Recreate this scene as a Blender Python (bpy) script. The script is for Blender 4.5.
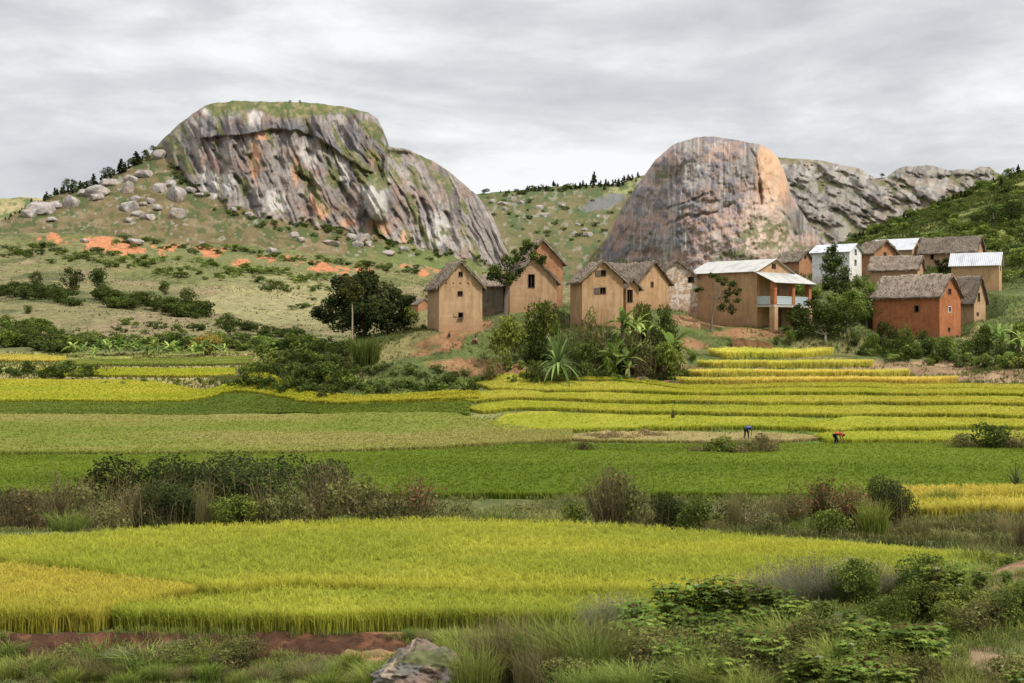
import bpy, bmesh, math, random
import numpy as np
from mathutils import Vector, Matrix
from mathutils.geometry import tessellate_polygon
R = math.radians
random.seed(7); rng = np.random.default_rng(7)
for o in list(bpy.data.objects): bpy.data.objects.remove(o, do_unlink=True)
scene = bpy.context.scene
C = scene.collection

# ------------------------------------------------------------ camera
F = 1422.2; CX, CY = 512.0, 341.5
cam = bpy.data.objects.new('camera', bpy.data.cameras.new('camera'))
C.objects.link(cam); scene.camera = cam
cam.data.lens = 50; cam.data.sensor_width = 36
cam.location = (0, 0, 0); cam.rotation_euler = (R(90), 0, 0)
cam.data.clip_start = 0.5; cam.data.clip_end = 30000
scene.render.resolution_x = 1024; scene.render.resolution_y = 683

# ------------------------------------------------------------ light
SUN_EL, SUN_AZ = 50.0, 128.0      # azimuth clockwise from +Y (view direction): right and behind the camera
world = bpy.data.worlds.new('World'); scene.world = world; world.use_nodes = True
def build_world():
    nt = world.node_tree; nt.nodes.clear(); N = nt.nodes.new; L = nt.links.new
    out = N('ShaderNodeOutputWorld')
    sky = N('ShaderNodeTexSky'); sky.sky_type = 'NISHITA'; sky.sun_disc = False
    sky.sun_elevation = R(SUN_EL); sky.sun_rotation = R(SUN_AZ)
    bg1 = N('ShaderNodeBackground'); bg1.inputs[1].default_value = 0.06; L(sky.outputs[0], bg1.inputs[0])
    tc = N('ShaderNodeTexCoord'); sep = N('ShaderNodeSeparateXYZ'); L(tc.outputs['Generated'], sep.inputs[0])
    def M(op, a, b=None, clamp=False):
        n = N('ShaderNodeMath'); n.operation = op; n.use_clamp = clamp
        for i, v in enumerate((a, b)):
            if v is None: continue
            if isinstance(v, (int, float)): n.inputs[i].default_value = v
            else: L(v, n.inputs[i])
        return n.outputs[0]
    z = M('MAXIMUM', sep.outputs[2], 0.0)
    den = M('ADD', z, 0.34)
    u = M('DIVIDE', sep.outputs[0], den); v = M('DIVIDE', sep.outputs[1], den)
    cmb = N('ShaderNodeCombineXYZ'); L(sep.outputs[0], cmb.inputs[0]); L(sep.outputs[1], cmb.inputs[1]); L(sep.outputs[2], cmb.inputs[2])
    def noise(scale, det, rough, dist, sc):
        mp = N('ShaderNodeMapping'); mp.inputs['Scale'].default_value = sc; L(cmb.outputs[0], mp.inputs[0])
        n = N('ShaderNodeTexNoise'); n.inputs['Scale'].default_value = scale; n.inputs['Detail'].default_value = det
        n.inputs['Roughness'].default_value = rough; n.inputs['Distortion'].default_value = dist
        L(mp.outputs[0], n.inputs['Vector']); return n.outputs[0]
    n1 = noise(3.2, 9, .55, .35, (1, 1, 4.2)); n2 = noise(11, 8, .6, .3, (1, 1, 3.2))
    mix = M('ADD', M('MULTIPLY', n1, 0.7), M('MULTIPLY', n2, 0.3))
    ramp = N('ShaderNodeValToRGB'); L(mix, ramp.inputs[0])
    e = ramp.color_ramp.elements
    e[0].position = .38; e[0].color = (.405, .415, .435, 1)
    e[1].position = .62; e[1].color = (.70, .705, .71, 1)
    m = e.new(.50); m.color = (.525, .532, .545, 1)
    # an overcast sky is brighter towards the zenith
    el = M('ADD', 0.97, M('MULTIPLY', M('MAXIMUM', M('SUBTRACT', z, 0.26), 0.0), 1.5))
    bg2 = N('ShaderNodeBackground'); L(ramp.outputs[0], bg2.inputs[0]); L(el, bg2.inputs[1])
    ms = N('ShaderNodeMixShader'); ms.inputs[0].default_value = 0.93
    L(bg1.outputs[0], ms.inputs[1]); L(bg2.outputs[0], ms.inputs[2]); L(ms.outputs[0], out.inputs[0])
build_world()
sl = bpy.data.lights.new('sun', 'SUN'); sl.energy = 2.8; sl.angle = R(5); sl.color = (1, .95, .86)
sun = bpy.data.objects.new('sun', sl); C.objects.link(sun)
sd = Vector((math.sin(R(SUN_AZ))*math.cos(R(SUN_EL)), math.cos(R(SUN_AZ))*math.cos(R(SUN_EL)), math.sin(R(SUN_EL))))
sun.rotation_euler = sd.to_track_quat('Z', 'Y').to_euler()
vs = scene.view_settings
vs.view_transform = 'Standard'; vs.look = 'None'; vs.exposure = 0.56; vs.gamma = 1; vs.use_curve_mapping = False

# ------------------------------------------------------------ numpy noise
def _h(ix, iy, s):
    n = (ix.astype(np.int64)*374761393 + iy.astype(np.int64)*668265263 + s*1442695041) & 0xffffffff
    n = ((n ^ (n >> 13))*1274126177) & 0xffffffff
    return ((n ^ (n >> 16)) & 0xffff)/65535.0
def vn(x, y, s=0):
    ix = np.floor(x); iy = np.floor(y); fx = x-ix; fy = y-iy
    fx = fx*fx*(3-2*fx); fy = fy*fy*(3-2*fy)
    a = _h(ix, iy, s); b = _h(ix+1, iy, s); c = _h(ix, iy+1, s); d = _h(ix+1, iy+1, s)
    return (a*(1-fx)+b*fx)*(1-fy)+(c*(1-fx)+d*fx)*fy
def fbm(x, y, o=4, s=0, g=.5):
    x = np.asarray(x, float); y = np.asarray(y, float); t = 0; a = 1; n = 0
    for i in range(o):
        t = t+a*vn(x*2**i+17.3*i, y*2**i+9.1*i, s+i); n += a; a *= g
    return t/n
def sst(a, b, x): t = np.clip((x-a)/(b-a), 0, 1); return t*t*(3-2*t)
def lerp(a, b, t): return a*(1-t)+b*t
def colmix(c, new, m): return c*(1-m[..., None])+np.array(new)*m[..., None]
def blob(px, py, cx, cy, rx, ry, ang=0):
    dx = px-cx; dy = py-cy; c, s_ = math.cos(R(ang)), math.sin(R(ang))
    return np.sqrt(((dx*c+dy*s_)/rx)**2+((-dx*s_+dy*c)/ry)**2)
def pldist(px, py, pts):
    d = np.full(np.broadcast(px, py).shape, 1e9)
    for (x0, y0), (x1, y1) in zip(pts[:-1], pts[1:]):
        vx, vy = x1-x0, y1-y0; t = np.clip(((px-x0)*vx+(py-y0)*vy)/(vx*vx+vy*vy+1e-9), 0, 1)
        d = np.minimum(d, np.hypot(px-x0-t*vx, py-y0-t*vy))
    return d

# ------------------------------------------------------------ mesh helpers
class Acc:
    def __init__(s): s.v = []; s.t = []; s.c = []; s.n = 0
    def add(s, v, t, c):
        v = np.asarray(v, float).reshape(-1, 3); t = np.asarray(t, int).reshape(-1, 3)
        c = np.broadcast_to(np.asarray(c, float), (len(v), 3))
        s.v.append(v); s.t.append(t+s.n); s.c.append(c); s.n += len(v)
    def build(s, name, mat, parent=None, smooth=False):
        v = np.concatenate(s.v); t = np.concatenate(s.t); c = np.concatenate(s.c)
        return obj_np(name, v, t, c, mat, parent, smooth)
def mesh_np(name, v, t, c, mat, smooth=False):
    me = bpy.data.meshes.new(name)
    k = t.shape[1]
    me.vertices.add(len(v)); me.vertices.foreach_set('co', v.astype(np.float32).ravel())
    me.loops.add(t.size); me.loops.foreach_set('vertex_index', t.astype(np.int32).ravel())
    me.polygons.add(len(t)); me.polygons.foreach_set('loop_start', (np.arange(len(t))*k).astype(np.int32))
    me.polygons.foreach_set('loop_total', np.full(len(t), k, np.int32))
    me.polygons.foreach_set('use_smooth', np.full(len(t), bool(smooth)))
    me.update(calc_edges=True)
    if c is not None:
        a = me.color_attributes.new('Col', 'FLOAT_COLOR', 'POINT')
        cc = np.ones((len(v), 4), np.float32); cc[:, :3] = c
        a.data.foreach_set('color', cc.ravel())
    me.materials.append(mat)
    return me
def link(name, me, parent=None):
    o = bpy.data.objects.new(name, me); C.objects.link(o)
    if parent: o.parent = parent
    return o
def obj_np(name, v, t, c, mat, parent=None, smooth=False): return link(name, mesh_np(name, v, t, c, mat, smooth), parent)
def tag(o, label=None, cat=None, group=None, kind=None):
    if label: o['label'] = label
    if cat: o['category'] = cat
    if group: o['group'] = group
    if kind: o['kind'] = kind
    return o
def empty(name, loc=(0, 0, 0), rz=0):
    o = bpy.data.objects.new(name, None); C.objects.link(o); o.location = loc; o.rotation_euler = (0, 0, rz); o.empty_display_size = .3
    return o
def copy_tree(o, parent=None):
    c = o.copy(); C.objects.link(c); c.parent = parent
    for ch in list(o.children): copy_tree(ch, c)
    return c
def grid_quads(nr, nc):
    i = np.arange(nr*nc).reshape(nr, nc)
    return np.stack([i[:-1, :-1], i[:-1, 1:], i[1:, 1:], i[1:, :-1]], -1).reshape(-1, 4)

def nmat(name, rough=.9):
    m = bpy.data.materials.new(name); m.use_nodes = True
    nt = m.node_tree; b = nt.nodes['Principled BSDF']; b.inputs['Roughness'].default_value = rough
    b.inputs['Specular IOR Level'].default_value = .1
    return m, nt, b
def n_noise(nt, scale, det=5, rough=.6, coord='Object', sc=(1, 1, 1), dist=0):
    tc = nt.nodes.new('ShaderNodeTexCoord'); mp = nt.nodes.new('ShaderNodeMapping'); mp.inputs['Scale'].default_value = sc
    n = nt.nodes.new('ShaderNodeTexNoise'); n.inputs['Scale'].default_value = scale; n.inputs['Detail'].default_value = det
    n.inputs['Roughness'].default_value = rough; n.inputs['Distortion'].default_value = dist
    nt.links.new(tc.outputs[coord], mp.inputs[0]); nt.links.new(mp.outputs[0], n.inputs['Vector'])
    return n.outputs[0]
def n_ramp(nt, fac, stops):
    r = nt.nodes.new('ShaderNodeValToRGB'); nt.links.new(fac, r.inputs[0]); e = r.color_ramp.elements
    while len(e) < len(stops): e.new(.5)
    for el, (p, c) in zip(e, stops): el.position = p; el.color = (*c, 1) if len(c) == 3 else c
    return r.outputs[0]
def n_mix(nt, mode, fac, a, b):
    m = nt.nodes.new('ShaderNodeMix'); m.data_type = 'RGBA'; m.blend_type = mode
    for idx, v in ((0, fac), (6, a), (7, b)):
        if isinstance(v, (int, float)): m.inputs[idx].default_value = v
        elif isinstance(v, tuple): m.inputs[idx].default_value = (*v, 1)
        else: nt.links.new(v, m.inputs[idx])
    return m.outputs[2]
def n_bump(nt, b, h, strength, dist):
    n = nt.nodes.new('ShaderNodeBump'); n.inputs['Strength'].default_value = strength; n.inputs['Distance'].default_value = dist
    nt.links.new(h, n.inputs['Height']); nt.links.new(n.outputs[0], b.inputs['Normal'])
def n_attr(nt, name='Col'):
    a = nt.nodes.new('ShaderNodeAttribute'); a.attribute_name = name; return a.outputs['Color']

def mat_foliage(name, transl=.3, vary=.35):
    m, nt, b = nmat(name, .85); b.inputs['Specular IOR Level'].default_value = .04
    oi = nt.nodes.new('ShaderNodeObjectInfo')
    hsv = nt.nodes.new('ShaderNodeHueSaturation')
    mr = nt.nodes.new('ShaderNodeMapRange'); mr.inputs[3].default_value = 1-vary; mr.inputs[4].default_value = 1+vary
    nt.links.new(oi.outputs['Random'], mr.inputs[0]); nt.links.new(mr.outputs[0], hsv.inputs['Value'])
    m2 = nt.nodes.new('ShaderNodeMath'); m2.operation = 'MULTIPLY'; m2.inputs[1].default_value = 7.31
    m3 = nt.nodes.new('ShaderNodeMath'); m3.operation = 'FRACT'
    m4 = nt.nodes.new('ShaderNodeMapRange'); m4.inputs[3].default_value = .485; m4.inputs[4].default_value = .515
    nt.links.new(oi.outputs['Random'], m2.inputs[0]); nt.links.new(m2.outputs[0], m3.inputs[0]); nt.links.new(m3.outputs[0], m4.inputs[0]); nt.links.new(m4.outputs[0], hsv.inputs['Hue'])
    nt.links.new(n_attr(nt), hsv.inputs['Color'])
    nt.links.new(hsv.outputs[0], b.inputs['Base Color'])
    tr = nt.nodes.new('ShaderNodeBsdfTranslucent'); nt.links.new(hsv.outputs[0], tr.inputs[0])
    ms = nt.nodes.new('ShaderNodeMixShader'); ms.inputs[0].default_value = transl
    nt.links.new(b.outputs[0], ms.inputs[1]); nt.links.new(tr.outputs[0], ms.inputs[2])
    nt.links.new(ms.outputs[0], nt.nodes['Material Output'].inputs[0])
    return m
FOL = mat_foliage('foliage'); RICE = mat_foliage('rice_leaf', .42, 0.0)
def mat_vcol(name, scale, amt, bump, bdist, rough=.95, sc=(1, 1, 1), scale2=None):
    m, nt, b = nmat(name, rough)
    n = n_noise(nt, scale, 8, .65, sc=sc)
    g = n_ramp(nt, n, [(.25, (1-amt,)*3), (.5, (1, 1, 1)), (.75, (1+amt,)*3)])
    col = n_mix(nt, 'MULTIPLY', 1.0, n_attr(nt), g)
    if scale2:
        g2 = n_ramp(nt, n_noise(nt, scale2, 6, .6), [(.3, (1-amt,)*3), (.7, (1+amt,)*3)])
        col = n_mix(nt, 'MULTIPLY', 1.0, col, g2)
    nt.links.new(col, b.inputs['Base Color']); n_bump(nt, b, n, bump, bdist)
    return m
GROUND = mat_vcol('ground_soil_and_grass', 2.2, .38, .8, .25, scale2=.35)
ROCKFACE = mat_vcol('granite_face', .10, .2, .8, 3.2, sc=(1, 1, .4), scale2=.85)
BOULD = mat_vcol('granite_boulder', 1.2, .3, .7, .12, scale2=5)
BARK = mat_vcol('bark', 6, .35, .6, .05, sc=(1, 1, .3))

# ------------------------------------------------------------ terrain heights
def zr(pts): return ('z', pts)
def yr(pts): return ('y', pts)
ROWS = [
 (2.5, zr([(0, -1.9)])), (6, zr([(0, -2.3)])), (14, zr([(0, -4.4), (430, -4.2), (1024, -3.9)])),
 (20, zr([(0, -6.3), (300, -6.2), (430, -5.6), (600, -5.3), (800, -5.0), (1024, -4.7)])),
 (24, zr([(0, -7.1), (300, -7.0), (380, -6.4), (430, -5.9), (500, -5.9), (600, -5.6), (800, -5.1), (930, -4.9), (1024, -4.4)])),
 (27, zr([(0, -7.7), (300, -7.5), (380, -6.9), (440, -6.5), (500, -6.2), (600, -5.8), (800, -5.2), (930, -4.9), (1024, -4.15)])),
 (29.5, zr([(0, -7.9), (300, -7.7), (400, -6.9), (500, -6.7), (600, -6.2), (800, -5.7), (930, -5.3), (1024, -4.5)])),
 (32, zr([(0, -7.9), (250, -7.8), (330, -7.5), (430, -7.1), (600, -6.9), (800, -6.4), (930, -6.0), (1024, -5.5)])),
 (34.4, zr([(0, -7.75), (250, -7.7), (300, -7.35), (430, -7.25), (600, -7.2), (800, -6.9), (1024, -6.5)])),
 (35.0, zr([(0, -7.25), (600, -7.25), (800, -7.0), (1024, -6.6)])),
 (38, zr([(0, -7.3), (930, -7.3), (1024, -6.9)])),
 (45, zr([(0, -7.3)])), (55, zr([(0, -7.35), (700, -7.35), (850, -7.6), (1024, -7.8)])),
 (58, zr([(0, -8.0), (850, -7.9), (1024, -8.0)])),
 (63, zr([(0, -9.0), (700, -8.9), (850, -8.3), (1024, -8.1)])), (72, zr([(0, -9.1), (700, -9.0), (850, -8.3), (1024, -8.15)])),
 (76, zr([(0, -8.5)])), (115.3, zr([(0, -8.5)])), (116.3, zr([(400, -8.45), (560, -8.4), (1024, -8.35)])),
 (122.4, zr([(400, -8.4), (600, -8.0), (1024, -7.95)])),
 (123.4, zr([(400, -8.4), (520, -8.2), (600, -7.7), (1024, -7.65)])),
 (130.4, zr([(330, -8.3), (450, -7.85), (520, -7.3), (1024, -7.2)])),
 (131.4, zr([(330, -8.3), (450, -7.6), (520, -7), (1024, -6.95)])),
 (138.3, zr([(300, -8.2), (430, -7.2), (500, -6.6), (1024, -6.5)])),
 (139.3, zr([(300, -8.2), (430, -7.0), (500, -6.3), (1024, -6.25)])),
 (145.2, zr([(300, -8.1), (430, -6.5), (500, -5.95), (1024, -5.9)])),
 (146.2, zr([(300, -8.1), (430, -6.3), (500, -5.7), (1024, -5.65)])),
 (152, zr([(200, -8.0), (300, -7.4), (400, -6.0), (480, -5.5), (1024, -5.4)])),
 (157.5, zr([(200, -7.9), (250, -7.2), (300, -6.2), (400, -4.9), (480, -4.9), (600, -4.9), (680, -5.1), (1024, -5.0)])),
 (158.3, zr([(200, -7.9), (250, -7.1), (300, -6.0), (400, -4.6), (480, -4.5), (600, -4.6), (680, -4.9), (1024, -4.9)])),
 (162.7, zr([(200, -7.8), (250, -6.2), (300, -4.6), (360, -2.9), (430, -1.3), (500, -2.2), (560, -3.4), (610, -3.4), (650, -4.8), (960, -4.8), (1024, -4.0)])),
 (163.5, zr([(200, -7.8), (250, -6.1), (300, -4.5), (360, -2.7), (430, -1.1), (500, -2.0), (560, -3.2), (610, -3.2), (650, -4.1), (960, -4.1), (1024, -3.2)])),
 (167.7, zr([(200, -7.7), (250, -5), (300, -3), (360, -0.8), (430, 1.2), (520, .3), (600, -.2), (630, -.4), (668, -4.0), (960, -4), (1010, -2.6), (1524, -2)])),
 (168.5, zr([(200, -7.7), (250, -5), (300, -3), (360, -0.8), (430, 1.3), (520, .4), (600, 0), (630, 0), (668, -3.1), (960, -3.1), (1010, -2.4), (1524, -2)])),
 (172.7, zr([(200, -7.6), (250, -4.5), (300, -2), (360, .3), (430, 1.6), (600, .9), (640, .6), (682, -3), (870, -3), (960, -2.6), (1524, -1.4)])),
 (173.5, zr([(200, -7.6), (250, -4.5), (300, -2), (360, .3), (430, 1.6), (600, 1.0), (640, .8), (682, -2.0), (840, -2.0), (960, -2.2), (1524, -1.4)])),
 (178, zr([(200, -7.4), (250, -4.5), (300, -1.6), (360, .5), (430, 1.7), (600, 2.0), (640, 1.4), (690, -1.4), (840, -1.4), (960, -1.5), (1524, 0)])),
 (181.5, zr([(200, -7.4), (250, -4.5), (300, -1.6), (360, .5), (430, 1.7), (600, 2.9), (680, 1.6), (720, 1.2), (800, 1.0), (880, 0), (960, -.6), (1524, 0)])),
 (188, zr([(200, -7.2), (260, -4.5), (320, -1), (430, 1.5), (560, 4), (680, 4.5), (760, 2), (840, 2), (940, 1), (1024, 2), (1524, 5)])),
 (200, zr([(0, -6.8), (200, -6.8), (260, -5), (340, -1.5), (430, 0), (560, 4.5), (680, 4.5), (760, 3.5), (840, 6), (930, 6), (1000, 6.5), (1524, 12)])),
 (215, zr([(200, -6.4), (300, -5), (430, -2), (560, 3), (680, 4), (800, 8), (860, 9.6), (1000, 9), (1524, 18)])),
 (235, zr([(200, -5.8), (430, -4), (560, 1), (680, 4), (800, 9), (900, 12), (1000, 12.5), (1060, 16), (1524, 24)])),
 (260, zr([(200, -5.2), (430, -4.5), (560, -2), (700, 3), (800, 10), (900, 15), (1000, 20), (1524, 32)])),
 (330, yr([(0, 357), (200, 357), (430, 350), (600, 350), (700, 345), (780, 300), (830, 272), (880, 258), (950, 235), (1024, 212), (1524, 120)])),
 (430, yr([(0, 330), (200, 328), (300, 332), (430, 335), (700, 330), (780, 275), (830, 250), (860, 234), (900, 216), (950, 195), (1024, 169), (1524, 30)])),
 (520, yr([(0, 302), (200, 305), (300, 312), (430, 318), (700, 310), (800, 300), (1024, 240), (1524, 150)])),
 (680, yr([(0, 272), (200, 275), (300, 290), (430, 298), (700, 300), (1024, 300)])),
 (850, yr([(0, 250), (60, 245), (150, 257), (300, 268), (400, 280), (560, 290), (1524, 300)])),
 (1000, yr([(-500, 240), (0, 236), (100, 237), (160, 243), (300, 254), (350, 259), (430, 268), (560, 285), (1524, 300)])),
 (1300, zr([(0, 40)])), (2500, zr([(0, 60)])), (12000, zr([(0, 20)])), (26000, zr([(0, 10)]))]
RD = np.array([r[0] for r in ROWS]); RL = np.log(RD)
PADS = []
_gx = np.arange(-560, 1585, 8.0)
def _rowz():
    out = []
    for D, (k, pts) in ROWS:
        v = np.interp(_gx, [p[0] for p in pts], [p[1] for p in pts])
        # soften the knots
        v = np.convolve(np.pad(v, 2, mode='edge'), np.ones(5)/5, 'valid')
        out.append(v if k == 'z' else -(v-CY)*D/F)
    return np.array(out)
RZ = _rowz()
def warp(px, D):
    px = np.asarray(px, float); D = np.asarray(D, float)
    b = sst(117, 132, D)*(1-.75*sst(152, 160, D))*(1-sst(176, 184, D))
    return b*((fbm(px/190, D/60, 2, 800)-.5)*20+(fbm(px/70, D/30, 2, 803)-.5)*6+9*(1-sst(450, 780, px)))*sst(330, 480, px)
def ground_raw(px, D):
    px = np.asarray(px, float); D = np.asarray(D, float)
    px, D = np.broadcast_arrays(px, D); De = D-warp(px, D-0)
    l = np.log(De); j = np.clip(np.searchsorted(RL, l)-1, 0, len(RL)-2)
    t = np.clip((l-RL[j])/(RL[j+1]-RL[j]), 0, 1)
    # smooth blend on long spans only
    g = np.clip((px-_gx[0])/8.0, 0, len(_gx)-1.001); gi = g.astype(int); gf = g-gi
    def at(jj): return RZ[jj, gi]*(1-gf)+RZ[jj, gi+1]*gf
    z = at(j)*(1-t)+at(j+1)*t
    X = (px-CX)*D/F
    amp = np.interp(D, [5, 60, 300, 500, 900, 3000], [.12, .15, .6, 2.5, 6, 10])
    wl = np.interp(D, [5, 60, 300, 500, 900], [2.0, 5, 14, 40, 80])
    flat = 1-.8*((D > 34) & (D < 55)) - .7*((D > 76) & (D < 158))
    wq = np.round(np.log2(wl)); w0 = 2.0**wq
    z = z+amp*flat*(fbm(X/14, D/14, 3, 5)-.5)*.8+amp*flat*(fbm(X/3.0, D/3.0, 3, 9)-.5)*.35+np.where(D > 280, amp*1.6*(fbm(X/45, D/45, 4, 15)-.5), 0)
    z = z+((D > 30) & (D < 36))*sst(30, 34, D)*(1-sst(35.0, 35.6, D))*(fbm(X/.35, D/.22, 5, 17)-.5)*.42*(px < 620)
    return z
def ground_z(px, D):
    z = ground_raw(px, D); X = (np.asarray(px, float)-CX)*D/F
    for (x, y, zz, r0, r1) in PADS:
        d = np.hypot(X-x, D-y); w = 1-sst(r0, r1, d); z = z*(1-w)+zz*w
    return z
def W(px, py, D): return Vector(((px-CX)*D/F, D, (CY-py)*D/F))
_Dm = np.geomspace(12, 1290, 1600)
def pix2D(px, py, dmin=12):
    D = _Dm[_Dm >= dmin]; yy = CY-ground_z(px, D)*F/D
    k = np.argmax(yy <= py)
    if yy[k] > py: k = len(D)-1
    return float(D[k])
def on_ground(px, D): return Vector(((px-CX)*D/F, D, float(ground_z(px, D))))

# ------------------------------------------------------------ houses (specs first: their yards flatten the ground)
# corner px, base py, distance, gable px, side px, turn, eave py, apex py
HOUSES = [
 dict(k='tan', cp=439, by=330, D=168, gw=43, sw=14.5, th=16, ey=286, ay=262.5, roof='thatch',
      gwin=[(460.5, 274, 3.6, 4.4), (460, 293.5, 4.4, 4.4), (460.5, 315, 4.4, 4.6, 'hatch')], holes=[446, 453, 460, 468], hy=283,
      label='tall narrow tan mud house with three small windows in a column, on red dirt'),
 dict(k='grey', cp=503, by=318, D=182, gw=8, sw=20, th=60, ey=284, ay=277, roof='thatch', gwin=[], label='weathered grey-brown thatched outbuilding right behind the tall narrow house'),
 dict(k='tan', cp=510, by=312, D=179, gw=47, sw=7, th=9, ey=281, ay=257.5, roof='thatch', gwin=[(531.5, 281, 6, 13)], label='tan mud house with one tall dark doorway-like window, behind the clumped tree'),
 dict(k='orange', cp=522, by=306, D=192, gw=41, sw=9, th=13, ey=262, ay=240, roof='thatch', gwin=[], label='tall orange mud house rising behind the house with the tall dark window'),
 dict(k='ochre', cp=582, by=327, D=172, gw=42, sw=10, th=13, ey=280, ay=261.5, roof='thatch', gwin=[(603.7, 273, 5, 5.6, 'shutter'), (603.2, 290.6, 5.5, 6, 'shutter')],
      label='ochre gabled house with two shuttered windows one above the other, above the spiky rosette plant'),
 dict(k='ochre', cp=626, by=312, D=178, gw=13, sw=4, th=15, ey=287, ay=280, roof='thatch', gwin=[(629, 296, 5, 12)], label='small low ochre hut with a dark door squeezed between two gabled houses'),
 dict(k='ochre', cp=638, by=309, D=184, gw=35, sw=42, th=44, ey=282, ay=261.5, roof='thatch', gwin=[(653.5, 284, 2.6, 5)], label='ochre house with broad sagging thatched roof and a tiny cross-shaped window'),
 dict(k='pale', cp=655, by=314, D=190, gw=44, sw=5, th=8, ey=278, ay=261, roof='thatch', gwin=[(691.6, 279.5, 5.5, 5.5)], label='pale house with peeling white plaster and one high dark window beside the veranda house'),
 dict(k='ochre', cp=757, by=327, D=184, gw=43, sw=58, th=45, ey=270.5, ay=258, roof='tin', gwin=[(777.5, 265, 4.5, 5), (778, 297, 9, 17), (783, 318, 7, 17)], label='large two-storey brown house with pale tin roof and pillared veranda'),
 dict(k='orange', cp=799, by=275, D=236, gw=16.5, sw=10, th=38, ey=260, ay=251.5, roof='thatch', gwin=[(806.5, 257, 2, 2.4)], label='small orange gabled house peeping out above the tin roof of the veranda house'),
 dict(k='white', cp=849.5, by=283, D=215, gw=17.5, sw=32, th=52, ey=250.5, ay=243, roof='tinwhite', gwin=[(858.2, 251.5, 2.4, 5), (858, 262, 2.4, 5)], label='whitewashed house with a pale metal roof, the only white walls in the village'),
 dict(k='orange', cp=874, by=279, D=226, gw=25.5, sw=8, th=25, ey=252, ay=241, roof='thatch', gwin=[(886.5, 254, 2.6, 3.6)], label='orange gabled house with brown thatch immediately right of the whitewashed house'),
 dict(k='tan', cp=912, by=278, D=238, gw=17, sw=34, th=52, ey=248, ay=237.5, roof='tinwhite', gwin=[(921.5, 256, 4, 3.4)], label='tan house with a long pale metal roof, topmost in the middle of the right-hand cluster'),
 dict(k='tan', cp=917.5, by=284, D=208, gw=11, sw=41, th=58, ey=267.5, ay=256.5, roof='thatch', gwin=[], label='long low tan house with flat brown thatch right behind the red brick house'),
 dict(k='redbrick', cp=939.5, by=338, D=185, gw=32, sw=54, th=47, ey=295, ay=275, roof='thatch', gwin=[(954.5, 291, 4.4, 5), (954.7, 309, 4, 5, 'white'), (953.5, 329.5, 3, 3.6)], swin=[(921.3, 308.5, 3.4, 6)],
      label='red brick house with thick shaggy thatched roof standing in the bushes'),
 dict(k='tan', cp=974, by=330, D=194, gw=16, sw=14, th=40, ey=298, ay=277.5, roof='thatch', gwin=[(980.5, 297, 2.6, 8), (979, 314, 2, 3)], label='narrow tan house with dark thatch tucked against the right of the red brick house'),
 dict(k='tan', cp=976, by=272, D=232, gw=14, sw=47, th=55, ey=250, ay=236.5, roof='thatch', gwin=[], swin=[(939.5, 255.5, 2.6, 4.5)], label='long tan house with wide brown thatched roof, highest and rightmost thatch of the village'),
 dict(k='sand', cp=999, by=291, D=205, gw=8, sw=41, th=62, ey=262, ay=252, roof='tinwhite', gwin=[(1003, 268, 1.4, 4)], label='sandy house with a clean white metal roof at the right end of the village'),
 dict(k='orange', cp=418, by=309, D=450, gw=12, sw=8, th=30, ey=304, ay=299, roof='thatch', gwin=[], label='low reddish hut seen just left of the tall narrow house'),
]
for h in HOUSES:
    s = F/h['D']; th = R(h['th'])
    h['s'] = s; h['W'] = h['gw']/(s*math.cos(th)); h['L'] = h['sw']/(s*math.sin(th))
    h['L'] = min(max(h['L'], 4.5), 12.5)
    h['eH'] = (h['by']-h['ey'])/s; h['aH'] = (h['by']-h['ay'])/s
    h['o'] = W(h['cp'], h['by'], h['D'])
    c = Matrix.Rotation(th, 3, 'Z') @ Vector((h['W']/2, h['L']/2, 0)) + h['o']
    r = math.hypot(h['W'], h['L'])/2
    PADS.append((c.x, c.y, h['o'].z+.0, r*.75, r*.9+3.5))

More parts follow.
